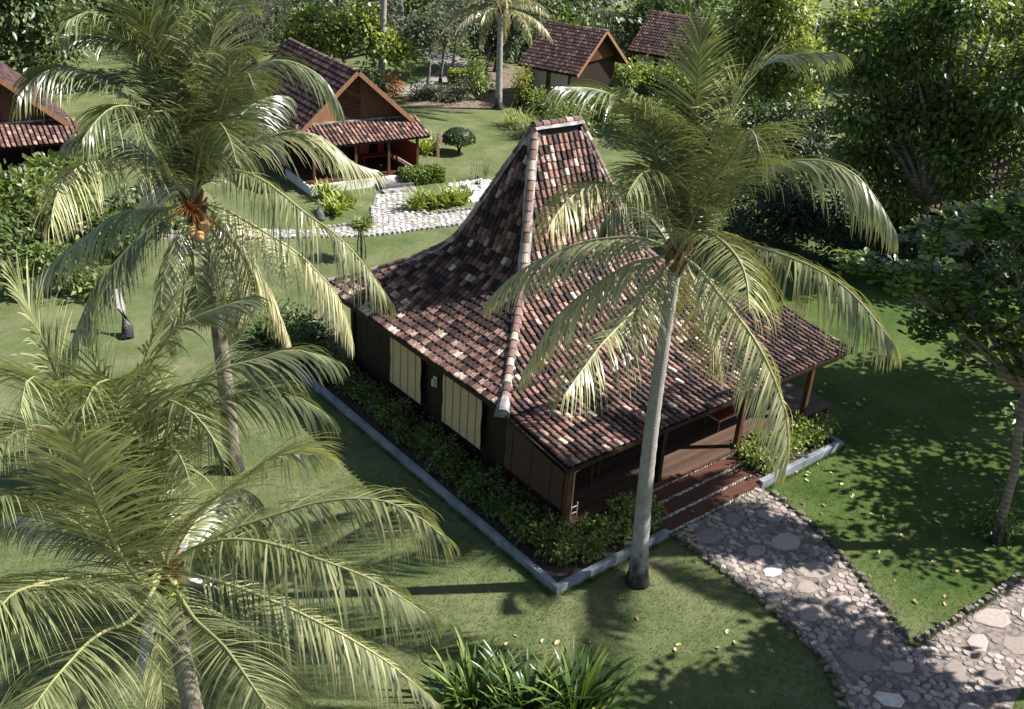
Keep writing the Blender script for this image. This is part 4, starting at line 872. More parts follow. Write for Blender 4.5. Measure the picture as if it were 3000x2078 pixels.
P3 = [[[0.36,-0.24,0.38],[0.79,-0.55,0.74],[1.21,-0.89,1.01],[1.61,-1.27,1.28],[1.98,-1.67,1.55],[2.33,-2.13,1.76],[2.63,-2.61,1.87],[2.86,-3.11,1.82],[3.01,-3.61,1.69]],[[0.27,-0.42,0.54],[0.62,-0.95,0.94],[0.94,-1.44,1.12],[1.24,-1.9,1.16],[1.53,-2.36,1.12],[1.81,-2.78,1.07],[2.08,-3.2,0.98],[2.35,-3.62,0.78],[2.56,-3.94,0.6]],[[0.37,-0.41,-0.03],[0.78,-0.86,-0.1],[1.13,-1.26,-0.24],[1.48,-1.65,-0.42],[1.84,-2.05,-0.65],[2.18,-2.42,-0.9],[2.52,-2.79,-1.21],[2.86,-3.18,-1.64],[3.13,-3.48,-2.0]],[[-0.05,-0.48,0.06],[-0.12,-1.14,0.17],[-0.19,-1.8,0.36],[-0.28,-2.62,0.78],[-0.35,-3.3,1.11],[-0.4,-3.81,1.27],[-0.45,-4.27,1.4],[-0.5,-4.75,1.52],[-0.53,-5.08,1.61]],[[0.02,0.37,-0.65],[0.02,0.73,-1.41],[-0.0,0.79,-1.87],[-0.03,0.79,-2.36],[-0.06,0.78,-2.84],[-0.09,0.78,-3.37],[-0.12,0.78,-3.87],[-0.17,0.83,-4.51],[-0.21,0.84,-4.93]],[[-0.47,-0.47,0.3],[-0.89,-0.89,0.86],[-1.31,-1.31,1.4],[-1.69,-1.69,1.82],[-2.04,-2.04,2.18],[-2.37,-2.37,2.48],[-2.66,-2.66,2.72],[-2.96,-2.96,2.94],[-3.17,-3.17,3.07]],[[-0.5,-0.76,0.42],[-0.8,-1.24,1.11],[-1.05,-1.61,1.87],[-1.19,-1.83,2.42],[-1.3,-2.0,2.92],[-1.39,-2.14,3.37],[-1.46,-2.24,3.78],[-1.55,-2.39,4.19],[-1.69,-2.6,4.59]],[[-0.12,0.04,0.6],[-0.24,0.09,1.26],[-0.33,0.13,1.82],[-0.39,0.15,2.39],[-0.44,0.17,3.01],[-0.49,0.19,3.57],[-0.53,0.2,4.07],[-0.48,0.19,4.58],[-0.38,0.15,5.06]],[[-0.23,0.11,0.6],[-0.41,0.21,1.22],[-0.58,0.3,1.87],[-0.75,0.38,2.49],[-0.88,0.45,3.06],[-0.99,0.5,3.58],[-1.07,0.55,4.15],[-1.17,0.59,4.71],[-1.27,0.65,5.17]],[[-0.22,-0.05,0.52],[-0.52,-0.15,1.25],[-0.77,-0.26,1.93],[-0.94,-0.38,2.61],[-1.07,-0.53,3.24],[-1.21,-0.72,3.83],[-1.41,-1.01,4.39],[-1.75,-1.51,4.82],[-2.01,-2.11,4.76]],[[-0.03,0.03,0.5],[-0.07,0.07,1.18],[-0.11,0.1,1.8],[-0.14,0.13,2.4],[-0.14,0.13,2.92],[-0.06,0.05,3.46],[0.1,-0.09,3.98],[0.29,-0.26,4.51],[0.46,-0.41,4.91]],[[-0.09,0.06,0.62],[-0.2,0.13,1.42],[-0.25,0.16,2.13],[-0.19,0.13,2.74],[-0.02,0.02,3.37],[0.21,-0.14,3.95],[0.51,-0.33,4.43],[0.91,-0.59,4.7],[1.33,-0.86,4.89]],[[-0.11,0.07,0.67],[-0.18,0.12,1.48],[-0.06,0.04,2.25],[0.17,-0.11,2.88],[0.58,-0.37,3.31],[0.95,-0.62,3.73],[1.41,-0.92,3.92],[1.88,-1.22,4.09],[2.34,-1.52,3.95]],[[-0.04,0.1,0.45],[-0.1,0.25,1.07],[-0.13,0.35,1.63],[-0.11,0.32,2.29],[-0.06,0.19,2.83],[0.1,-0.38,3.4],[0.25,-1.15,3.57],[0.3,-1.77,3.49],[0.27,-2.26,3.32]],[[0.06,-0.18,0.52],[0.17,-0.51,1.05],[0.3,-0.93,1.6],[0.44,-1.36,2.06],[0.58,-1.79,2.5],[0.71,-2.19,2.92],[0.83,-2.56,3.29],[0.96,-2.97,3.55],[1.08,-3.33,3.68]],[[-0.0,0.03,0.3],[-0.0,0.02,0.71],[0.0,-0.02,1.1],[0.01,-0.09,1.51],[0.01,-0.24,1.98],[-0.0,-0.52,2.46],[-0.07,-1.36,3.12],[-0.19,-2.06,3.3],[-0.4,-2.81,3.53]],[[-0.45,-0.4,0.48],[-0.81,-0.73,1.1],[-1.12,-1.01,1.71],[-1.4,-1.26,2.27],[-1.7,-1.53,2.77],[-1.97,-1.77,3.19],[-2.23,-2.01,3.56],[-2.48,-2.24,3.83],[-2.75,-2.48,3.99]],[[-0.19,0.08,0.62],[-0.25,0.11,1.33],[-0.05,0.02,1.97],[0.25,-0.12,2.52],[0.62,-0.33,2.95],[1.03,-0.6,3.25],[1.46,-0.94,3.42],[1.85,-1.32,3.35],[2.14,-1.68,3.14]],[[-0.17,-0.07,0.48],[-0.39,-0.16,1.13],[-0.6,-0.27,1.71],[-0.82,-0.4,2.28],[-1.02,-0.54,2.76],[-1.28,-0.75,3.27],[-1.57,-1.01,3.71],[-1.93,-1.37,4.07],[-2.24,-1.76,4.18]],[[-0.08,-0.07,0.49],[-0.19,-0.17,1.18],[-0.31,-0.28,1.88],[-0.4,-0.38,2.44],[-0.46,-0.48,3.05],[-0.48,-0.54,3.47],[-0.57,-0.7,4.04],[-0.95,-1.28,4.37],[-1.31,-1.96,4.46]],[[-0.31,-0.42,0.09],[-0.71,-0.97,0.25],[-1.11,-1.53,0.58],[-1.52,-2.1,1.1],[-1.87,-2.57,1.43],[-2.16,-2.98,1.64],[-2.42,-3.33,1.8],[-2.67,-3.68,1.93],[-2.84,-3.91,2.0]],[[-0.42,-0.46,0.21],[-0.92,-1.02,0.55],[-1.32,-1.46,1.1],[-1.69,-1.87,1.74],[-2.04,-2.26,2.24],[-2.37,-2.63,2.67],[-2.65,-2.94,2.88],[-2.9,-3.22,2.89],[-3.06,-3.4,2.86]]]
def fillers(n, L, seed, a0, a1, e0, e1):
    q = random.Random(seed); return [[a0 + (a1 - a0) * (k + .5) / n + q.uniform(-.15, .15), q.uniform(e0, e1), q.uniform(1.2, 2.0), q.uniform(-.15, .15), L * q.uniform(.85, 1.05)] for k in range(n)]
P1 += fillers(2, 4.0, 1, .4, 1.7, .4, .7)
P2 += fillers(4, 4.4, 2, .2, 2.2, .3, 1.0) + fillers(4, 3.7, 3, 3.4, 5.9, -.8, -.4)
P3 += fillers(3, 4.6, 4, .5, 2.4, .3, .9)
palm('slender leaning coconut palm with pale grey trunk in front of the pavilion steps', (1.89, -.73), (1.79, -.59, 8.2), P1, .2, .115, 5, lean=(-.1, .05),
     lf=1.42, tones=[.54, .52, .58, .6, .64, .7, .74, .6, .62, .62, .68, .7, .76, .5, .58, .56, .4, .4, .4, .4, .4])
t, C = palm('tall coconut palm with tan coconuts and orange flower stalks, left of the pavilion', (-3.85, 8.7), (-4.4, 8.2, 7.6), P2, .22, .13, 8, M_PALMTRUNK_BROWN, lean=(.15, 0),
     lf=1.35, tones=[.52, .5, .54, .54, .52, .68, .66, .7, .74, .5, .6, .52, .68, .66, .6, .66, .52, .5, .54, .52, .54, .54] + [.4] * 4 + [.62] * 4,
     nuts=[(-.22, -.3, -.55, .14, M_NUT_TAN), (.05, -.36, -.45, .14, M_NUT_TAN), (-.1, -.42, -.62, .13, M_NUT_TAN), (.2, .25, -.5, .13, M_NUT_TAN)])
for k in range(26):
    a = random.uniform(3.4, 5.6); mb = MB(); l = random.uniform(.3, .6); p0 = C + Vector((-.12, -.16, -.12)); e = random.uniform(-.6, .9)
    mb.tube([p0, p0 + Vector((math.cos(a) * math.cos(e), math.sin(a) * math.cos(e), math.sin(e))) * l * .6, p0 + Vector((math.cos(a), math.sin(a), math.sin(e) - .35)) * l], [.014, .011, .004], 4); mb.build('flower_stalk', M_FLOWER_STALK, t)
def spathe(t, p, az, el, L, mat):
    mb = MB(); d = Vector((math.cos(az) * math.cos(el), math.sin(az) * math.cos(el), math.sin(el))); s = d.cross(Vector((0, 0, 1))).normalized(); u = s.cross(d); vs = []; fs = []
    for i in range(8):
        q = i / 7; w = math.sin(math.pi * min(1, .12 + q * .88)) * .1 * L
        c = p + d * L * q + Vector((0, 0, -.25 * L * q * q)); vs += [c - s * w, c - u * w * .55, c + s * w]
    for i in range(7): fs += [(3 * i, 3 * i + 1, 3 * i + 4, 3 * i + 3), (3 * i + 1, 3 * i + 2, 3 * i + 5, 3 * i + 4)]
    mb.add(vs, fs); o = mb.build('dry_spathe', mat, t, True); m = o.modifiers.new('thick', 'SOLIDIFY'); m.thickness = .012
spathe(t, C + Vector((.1, -.2, -.4)), 5.3, -.5, .75, M_SPATHE); spathe(t, C + Vector((-.25, -.2, -.55)), 3.9, -.7, .7, M_SPATHE); spathe(t, C + Vector((-.1, -.2, -.1)), 4.0, 1.0, .6, M_FLOWER_STALK)
t, C = palm('short coconut palm with bright fronds and green coconut in the left foreground', (-8.15, .6), (-8.3, .8, 4.15), P3, .2, .14, 21, M_PALMTRUNK_BROWN, K=96, lf=1.22,
     tones=[.7, .64, .68, .66, .64, .55, .64, .46, .68, .68, .74, .55, .55, .62, .74, .62, .5, .56, .56, .6, .55, .5] + [.5] * 15,
     nuts=[(-.12, -.3, -.36, .15, M_NUT_GREEN), (.12, -.3, -.44, .14, M_NUT_GREEN), (-.02, -.33, -.1, .11, M_NUT_GREEN)])
spathe(t, C + Vector((-.3, -.15, -.55)), 3.9, -.75, .95, M_SPATHE); spathe(t, C + Vector((.2, .0, .0)), .7, .7, .6, M_SPATHE); spathe(t, C + Vector((.3, -.2, -.2)), 5.6, -.1, .5, M_WHITE)
def rand_fronds(n, L, seed):
    r = random.Random(seed); return [[k * 2.39996 + r.uniform(-.2, .2), 1.35 - 1.55 * (k / n) + r.uniform(-.1, .1), r.uniform(1.0, 1.9), r.uniform(-.15, .15), L * r.uniform(.85, 1.1)] for k in range(n)]
palm('distant coconut palm with grey trunk behind the orange gabled cottage', (23.18, 44.86), (23.4, 44.6, 8.6), rand_fronds(18, 4.0, 1), .24, .17, 31, K=44, wid=1.8, tones=[.5] * 18)
palm('distant coconut palm with dry pale fronds beside the dark roofed cottage', (27.61, 37.6), (27.3, 37.5, 6.4), rand_fronds(20, 3.6, 2), .24, .16, 32, K=44, wid=1.8, tones=[.72, .9, .8, .85, .6] * 4)
palm('distant coconut palm at the top edge left of the bamboo fence', (34.5, 60), (34.8, 60.2, 8.5), rand_fronds(16, 4.2, 6), .24, .17, 36, K=40, wid=2, tones=[.5] * 16)
palm('distant dark coconut palm right of the bright leafy tree', (70, 44), (70.2, 44.2, 7.2), rand_fronds(16, 4.5, 3), .24, .17, 33, K=40, wid=2, tones=[.35] * 16)

# ------------------------------------------------------------------ broadleaf foliage
def leaf_cloud(P, D, N, L, Wd, tone, fold=.12):
    """kite-shaped leaves: P base, D direction, N normal"""
    S = nrm(np.cross(D, N)); N2 = np.cross(S, D); L = L[:, None]; Wd = Wd[:, None]
    m = P + D * L * .45; tip = P + D * L + np.array([0, 0, -1.0]) * L * .12
    V = np.stack([P, m + S * Wd * .5 + N2 * Wd * fold, tip, m - S * Wd * .5 + N2 * Wd * fold], 1).reshape(-1, 3)
    n = len(P); F = (np.array([[0, 1, 2], [0, 2, 3]])[None] + (np.arange(n) * 4)[:, None, None]).reshape(-1, 3)
    return V, F, np.repeat(tone, 4)
def cloud_points(lobes, n, rng, clump=14, shell=.62, crad=.32, flat=1.0):
    """clumped leaf positions on the shells of ellipsoid lobes; returns positions and outward directions"""
    vol = np.array([(l[3] * l[4] + l[3] * l[5] + l[4] * l[5]) for l in lobes]); pr = vol / vol.sum(); nc = max(1, n // clump)
    li = rng.choice(len(lobes), nc, p=pr); Lb = np.array(lobes)[li]
    d = nrm(rng.normal(size=(nc, 3)) + np.array([0, 0, .25])); r = shell + (1 - shell) * rng.random(nc) ** .6
    r = r * (1 + .12 * rng.normal(size=nc))
    C = Lb[:, :3] + d * Lb[:, 3:6] * r[:, None]
    o = rng.normal(size=(nc, clump, 3)) * crad * np.array([1, 1, flat]); P = (C[:, None] + o).reshape(-1, 3)
    D = nrm(np.repeat(d, clump, 0) * .6 + nrm(o.reshape(-1, 3)) * .8 + rng.normal(size=(nc * clump, 3)) * .35)
    up = np.repeat(rng.normal(0, .09, nc), clump)
    return P, D, np.repeat(d, clump, 0), up
def foliage(name, lobes, n, size, mat, parent=None, org=(0, 0, 0), seed=0, tone=.5, clump=14, crad=.32, shell=.62, asp=.5, hang=.25, tv=.16, flat=1.0):
    rng = np.random.default_rng(seed + 100)
    P, D, Od, up = cloud_points(lobes, n, rng, clump, shell, crad, flat)
    m = len(P); D = nrm(D + np.array([0, 0, -hang]))
    N = nrm(Od * .7 + np.array([.25, -.15, .8]) + rng.normal(size=(m, 3)) * .45)
    L = size * rng.uniform(.7, 1.25, m); tn = np.clip(tone + up + rng.normal(0, tv, m), 0, 1)
    V, F, T = leaf_cloud(P, D, N, L, L * asp, tn)
    return np_mesh(name, V - np.array(org), F, mat, T)
def branches(mb, base, lobes, r0, fork, rng):
    """tapered limbs from the fork to every lobe"""
    f = Vector(fork)
    for l in lobes:
        e = Vector(l[:3]); mid = f.lerp(e, .5) + Vector((rng.uniform(-.15, .15), rng.uniform(-.15, .15), .12)) * (e - f).length * .5
        mb.tube([f, f.lerp(mid, .5) + Vector((0, 0, .03)), mid, e], [r0 * .62, r0 * .5, r0 * .36, r0 * .12], 6)
        for k in range(3):
            d = Vector((rng.uniform(-1, 1), rng.uniform(-1, 1), rng.uniform(-.2, .8))).normalized()
            mb.tube([mid.lerp(e, .3 * k), mid.lerp(e, .3 * k) + d * max(l[3:6]) * .7], [r0 * .2, r0 * .05], 5)
def tree(name, label, base, fork, lobes, n, size, mat, r0, seed, tone=.5, crad=.32, clump=14, shell=.62, asp=.5, hang=.25, cat='tree', group=None, bark=None, flat=1.0, tv=.16):
    """lobes in world coordinates (x,y,z,rx,ry,rz)"""
    t = thing(name, (*base, 0), label, cat, 0, group); rng = random.Random(seed); b = Vector((*base, 0))
    loc = [(l[0] - b.x, l[1] - b.y, *l[2:]) for l in lobes]; fk = Vector(fork) - b
    mb = MB(); k = 8
    pts = [Vector((0, 0, -.05))] + [fk * (i / k) + Vector((rng.uniform(-.04, .04), rng.uniform(-.04, .04), 0)) * (fk.length * .25) for i in range(1, k)] + [fk]
    mb.tube(pts, [r0 * (1.35 if i == 0 else 1.0 - .035 * i) for i in range(len(pts))], 9)
    tr = mb.build('trunk', bark or M_BARK, t, True)
    mb = MB(); branches(mb, b, loc, r0, fk, rng); mb.build('limbs', bark or M_BARK, t, True)
    tag(link('crown', foliage('crown', loc, n, size, mat, None, (0, 0, 0), seed, tone, clump, crad, shell, asp, hang, tv, flat), t), kind='stuff')
    return t
def blob(c, r, k, rng, sq=.8):
    """k lobes filling an ellipsoid crown of centre c, radii r"""
    out = []
    for i in range(k):
        d = Vector((rng.normalvariate(0, 1), rng.normalvariate(0, 1), rng.normalvariate(.2, .8))).normalized() * rng.uniform(.45, .75)
        q = rng.uniform(.34, .5); out.append((c[0] + d.x * r[0], c[1] + d.y * r[1], c[2] + d.z * r[2], r[0] * q, r[1] * q, r[2] * q * sq))
    return out
rg = random.Random(77)

# sea almond at the right: tiers of big leaves in rosettes
AB = (10.62, -4.96); AF = (10.5, -4.5, 4.2)
AL = [(8.33, -.74, 6.7, .55, .55, .3), (8.95, -1.6, 6.45, .7, .7, .35), (9.07, -1.72, 7.35, .6, .6, .35), (9.57, -2.52, 8.0, .8, .8, .4), (9.9, -3.15, 8.35, .8, .8, .4), (9.64, -2.65, 5.7, .9, .9, .4), (9.92, -3.19, 6.3, .9, .9, .45),
      (10.16, -3.71, 6.9, .9, .9, .45), (9.37, -2.3, 5.2, .55, .55, .3), (9.84, -3.02, 4.7, .55, .55, .35), (10.21, -3.82, 4.9, .6, .6, .35), (10.31, -4.09, 5.6, .8, .8, .45), (10.45, -4.45, 3.5, .25, .25, .3), (9.41, -2.25, 6.6, .7, .7, .4),
      (11.2, -4.9, 5.6, 1.0, 1.0, .5), (11.8, -5.4, 6.6, 1.0, 1.0, .5), (11.2, -4.2, 7.6, 1.1, 1.1, .5), (12.2, -4.6, 7.0, 1, 1, .5), (10.9, -3.4, 8.4, .9, .9, .4), (11.6, -3.4, 7.4, .9, .9, .5)]
t = thing('sea_almond_tree', (*AB, 0), 'sea almond tree with big glossy leaves and thin bare trunk on the right lawn', 'tree')
b = Vector((*AB, 0)); loc = [(l[0] - b.x, l[1] - b.y, *l[2:]) for l in AL]; fk = Vector(AF) - b
mb = MB(); mb.tube([(0, 0, -.05), (.03, .05, .4), (-.02, .1, 1.3), (-.12, .12, 2.2), (-.16, .3, 3.2), fk], [.17, .12, .11, .105, .1, .09], 10); mb.build('trunk', M_BARK, t, True)
mb = MB(); branches(mb, b, loc, .11, fk, random.Random(4)); mb.build('limbs', M_BARK, t, True)
rng = np.random.default_rng(42)
def obovate(L):
    V = [(0, 0, 0), (.3 * L, .12 * L, .02 * L), (.68 * L, .26 * L, .03 * L), (.93 * L, .15 * L, 0), (L, 0, -.04 * L), (.93 * L, -.15 * L, 0), (.68 * L, -.26 * L, .03 * L), (.3 * L, -.12 * L, .02 * L), (.66 * L, 0, -.03 * L)]
    return V, [(0, 1, 8), (1, 2, 8), (2, 3, 8), (3, 4, 8), (4, 5, 8), (5, 6, 8), (6, 7, 8), (7, 0, 8)]
OV, OF = obovate(1.0); OV = np.array(OV)
LM = [np_mesh('leaf', OV, OF, M_LEAF_ALMOND, [tn] * 9) for tn in (.2, .35, .45, .55, .65, .75, .85, .97)]
inst = []
vol = np.array([l[3] ** 2 for l in loc]); pr = vol / vol.sum()
for i in range(900):
    l = loc[rng.choice(len(loc), p=pr)]; d = nrm(rng.normal(size=3) + np.array([0, 0, .35])); c = np.array(l[:3]) + d * np.array(l[3:6]) * rng.uniform(.55, 1.1)
    tb = rng.choice([.25, .4, .5, .6, .75, .95], p=[.22, .25, .2, .14, .11, .08] if d[2] < .35 else [.06, .12, .2, .22, .22, .18])  # top rosettes brighter: sunlight put into leaf tone, with young leaf green
    for k in range(rng.integers(7, 11)):
        a = k * 2.4 + rng.uniform(-.3, .3); el = rng.uniform(-.25, .75)
        D = np.array([math.cos(a) * math.cos(el), math.sin(a) * math.cos(el), math.sin(el)]); N = nrm(np.array([-math.cos(a) * math.sin(el), -math.sin(a) * math.sin(el), math.cos(el)]) + rng.normal(size=3) * .25)
        S = nrm(np.cross(N, D)); N = np.cross(D, S); s = rng.uniform(.18, .29)
        inst.append((c + D * .03, D, S, N, s, float(np.clip(tb + rng.normal(0, .09), 0, 1))))
inst.sort(key=lambda q: float(np.linalg.norm(q[0] + np.array([b.x, b.y, 0]) - eye)) - 30 * q[4])
V = []; Tn = []
for i, (c, D, S, N, s, tn) in enumerate(inst):
    if i < 290:
        M = Matrix(((D[0] * s, S[0] * s, N[0] * s, c[0]), (D[1] * s, S[1] * s, N[1] * s, c[1]), (D[2] * s, S[2] * s, N[2] * s, c[2]), (0, 0, 0, 1)))
        o = link('leaf', LM[min(7, int(tn * 8))], t); o.matrix_local = M
    else:
        V.append(c + s * (OV[:, :1] * D + OV[:, 1:2] * S + OV[:, 2:] * N)); Tn += [tn] * 9
n = len(V); F = (np.array(OF)[None] + (np.arange(n) * 9)[:, None, None]).reshape(-1, 3)
tag(link('crown', np_mesh('crown', np.concatenate(V), F, M_LEAF_ALMOND, Tn), t), kind='stuff')

BIG = [(23.9, 10.4, 8.4, 1.5, 1.5, 1.2), (24.4, 9.7, 9.3, 1.4, 1.4, 1), (25.2, 8.4, 9.7, 1.5, 1.5, 1), (26.1, 6.9, 9.9, 1.6, 1.6, 1.1), (26.8, 5.4, 10, 1.7, 1.7, 1.2), (24.3, 9.8, 6.9, 1.6, 1.6, 1.3), (25.4, 8.1, 7.5, 1.7, 1.7, 1.4), (26.6, 5.8, 7.9, 1.8, 1.8, 1.4), (25.1, 8.6, 5.3, 1.3, 1.3, 1), (26.3, 6.4, 5.7, 1.5, 1.5, 1.1), (27.1, 4.6, 6.3, 1.6, 1.6, 1.2), (25.0, 8.8, 3.8, .9, .9, .7), (28, 8, 8, 2, 2, 1.6), (28.5, 5.5, 8.4, 2, 2, 1.6), (27.6, 3.2, 8.2, 1.7, 1.7, 1.4), (25.6, 7.4, 3.6, 1.3, 1.3, .9), (27.3, 4.0, 4.6, 1.5, 1.5, 1.1), (24.6, 9.4, 5.6, 1.5, 1.5, 1.1), (26.2, 6.4, 4.2, 1.4, 1.4, 1)]
BIGL = []
for (x, y, z, a, b_, c) in BIG:
    for q in range(4):
        d = Vector((rg.normalvariate(0, 1), rg.normalvariate(0, 1), rg.normalvariate(0, .8))).normalized() * a * .72; r = a * rg.uniform(.36, .58); BIGL.append((x + d.x, y + d.y, z + d.z, r, r, r * .62))
tree('broadleaf_tree', 'large dense green tree filling the upper right, over a hidden tiled roof', (26.3, 6.6), (26.1, 7, 3.0), BIGL,
     26000, .27, M_LEAF_BRIGHT, .24, 3, .55, .24, 9, .6, .62, .35)
tree('broadleaf_tree', 'bright yellow green tree behind the slender leaning palm crown', (37.9, 24.2), (38.2, 24.6, 2.2),
     [(36.9, 26.3, 6.9, 1.2, 1.2, 1.0), (38.3, 24.5, 7.6, 1.3, 1.3, 1.2), (36.8, 26.5, 5.0, 1.2, 1.2, 1.1), (38.4, 24.5, 5.4, 1.4, 1.4, 1.2), (39.4, 22.9, 4.9, 1.2, 1.2, 1.0), (37.6, 25.5, 3.2, 1.2, 1.2, .9), (39.1, 23.5, 3.2, 1.2, 1.2, .9), (37.7, 25.4, 8.9, 1.2, 1.2, 1.1), (39.5, 25.5, 7, 1.3, 1.3, 1.2)],
     11000, .32, M_LEAF_BRIGHT, .2, 5, .8, .36, 10, .74, .6, .3)
tree('umbrella_tree', 'flat topped bright green tree with a dark shaded underside in the back garden', (21.3, 46.8), (21.4, 46.6, 2.0),
     [(18.9, 47.7, 3.3, 1.2, 1.2, .45), (20.3, 47.0, 3.8, 1.3, 1.3, .5), (22.0, 46.1, 3.7, 1.4, 1.4, .5), (23.6, 45.1, 3.1, 1.2, 1.2, .45), (24.5, 44.5, 2.4, .8, .8, .4), (20.5, 47, 2.9, 1.1, 1.1, .4), (22.4, 45.9, 4.5, 1.1, 1.1, .5), (20.5, 48.4, 4.2, 1.3, 1.3, .5)],
     6500, .34, M_LEAF_BRIGHT, .16, 7, .72, .32, 12, .6, .65, .1)
GT = [((26.07, 43.6), 4.4, 1.5, 'slim grey green tree beside the back path'), ((28.81, 45.91), 4.6, 1.4, 'slim grey green tree next to the clipped back hedge'), ((30.66, 47.1), 5.2, 1.6, 'grey green tree behind the clipped back hedge'), ((33.4, 46.6), 4.6, 1.5, 'grey green tree leaning near the far palm trunk'),
      ((27, 52), 5.6, 2.3, 'rounded grey tree far behind the back path'), ((23.5, 52.5), 6, 2.2, 'rounded grey tree behind the umbrella tree')]
for i, (bp, h, r, lb) in enumerate(GT):
    tree('slim_tree', lb, bp, (bp[0] + .2, bp[1] - .1, h * .5), blob((bp[0] + .3, bp[1], h * .82), (r, r, h * .3), 6, rg), 1900, .26, M_LEAF_GREY, .12, 20 + i, .5, .35, 10, .4, .5, .2)
tree('casuarina_tree', 'feathery grey green casuarina left of the umbrella tree', (18.6, 54.4), (18.6, 54.4, 1.5), blob((18.6, 54.3, 3.6), (3.2, 3.2, 3.2), 9, rg), 9000, .32, M_LEAF_GREY, .2, 31, .45, .4, 14, .5, .18, .2)
tree('broadleaf_tree', 'dark leafy tree in the top left corner', (2.5, 49.5), (2.6, 49.3, 2.6), blob((2.2, 49.5, 5.4), (5, 5, 3.6), 12, rg), 9500, .4, M_LEAF_MID, .3, 33, .5, .5, 12, .6, .55)
tree('broadleaf_tree', 'dark leafy tree between the left cottage and the casuarina', (10.5, 53), (10.5, 53, 2.6), blob((10.5, 53, 5.2), (4, 4, 3.2), 10, rg), 6500, .4, M_LEAF_MID, .3, 34, .42, .5, 12, .6, .55)
tree('dark_tree', 'dense dark tree behind the far palm with dry fronds', (34.8, 47.2), (34.9, 47, 1.8), blob((35.2, 46.8, 3.6), (2.4, 2.4, 2.2), 9, rg), 5200, .32, M_LEAF_DARK, .2, 35, .55, .4, 12, .55, .55)
tree('blossom_tree', 'tree covered in white blossom at the top edge behind the fence', (58.5, 64), (58.5, 64, 1.8), blob((58.5, 64, 3.2), (5, 5, 1.7), 12, rg), 7000, .36, M_BLOSSOM, .2, 36, .6, .4, 12, .6, .8, .1, tv=.3)
for i, (x, y, z, r, h, lb) in enumerate([(51, 47, 2.6, 2.6, 2.4, 'leafy tree on the right of the furthest dark roof'), (47, 31, 2.2, 2.6, 2.2, 'bushy tree right of the bright leafy tree'), (57, 50, 2.6, 3, 2.4, 'dark bushy tree behind the furthest dark roof')]):
    tree('broadleaf_tree', lb, (x, y), (x, y, 1), blob((x, y, z), (r, r, h), 8, rg), 4200, .34, M_LEAF_MID if i != 1 else M_LEAF_DARK, .2, 50 + i, .55, .4, 12, .5, .55)
# trees outside the frame whose shade falls on the lawn
tree('broadleaf_tree', 'shade tree right of the path, out of view of the photograph', (8.2, -9.2), (8.2, -9.2, 4), blob((8.1, -9.0, 7.3), (3.2, 2.9, 1.6), 12, rg), 12000, .3, M_LEAF_MID, .2, 60, .5, .35, 12, .3, .6)
tree('broadleaf_tree', 'shade tree beyond the right edge near the sea almond', (16.4, -7.0), (16.4, -7, 3.2), blob((16.2, -6.8, 6.0), (3.2, 3, 1.6), 8, rg), 3200, .3, M_LEAF_MID, .2, 61, .5, .4, 12, .3, .6)
tree('broadleaf_tree', 'shade tree beyond the right edge behind the sea almond', (21.8, -4.2), (21.8, -4.2, 3.2), blob((21.8, -4.0, 6.6), (3, 3, 2.2), 9, rg), 6500, .3, M_LEAF_MID, .2, 62, .5, .35, 12, .3, .6)

tree('broadleaf_tree', 'shade tree beyond the right edge of the lawn, furthest from the path', (19.2, -1.6), (19.2, -1.6, 3.4), blob((19.4, -2.0, 7.6), (2.6, 2.6, 1.6), 9, rg), 6500, .3, M_LEAF_MID, .2, 63, .5, .35, 12, .3, .6)
palm('very tall coconut palm beyond the right edge whose shade crosses the path', (13.5, -6.6), (13.55, -6.6, 12.5), rand_fronds(17, 4.4, 12), .22, .13, 41, K=60, wid=1.6, tones=[.5] * 17)
# far wood closing the view
rng = np.random.default_rng(9); lob = []
for k in range(150):
    a = rng.uniform(-.42, 1.36); d = rng.uniform(78, 118); x, y = -12 + d * math.sin(a + .25), -12 + d * math.cos(a + .25)
    r = rng.uniform(3, 5); lob.append((x, y, rng.uniform(1.5, 5.5), r, r, rng.uniform(2.5, 4)))
o = link('wood', foliage('wood', lob, 62000, .62, M_LEAF_MID, None, (0, 0, 0), 88, .42, 14, .7, .6, .55, .2, .2)); tag(o, 'distant wood of dark mixed trees closing the view', 'wood', kind='stuff')

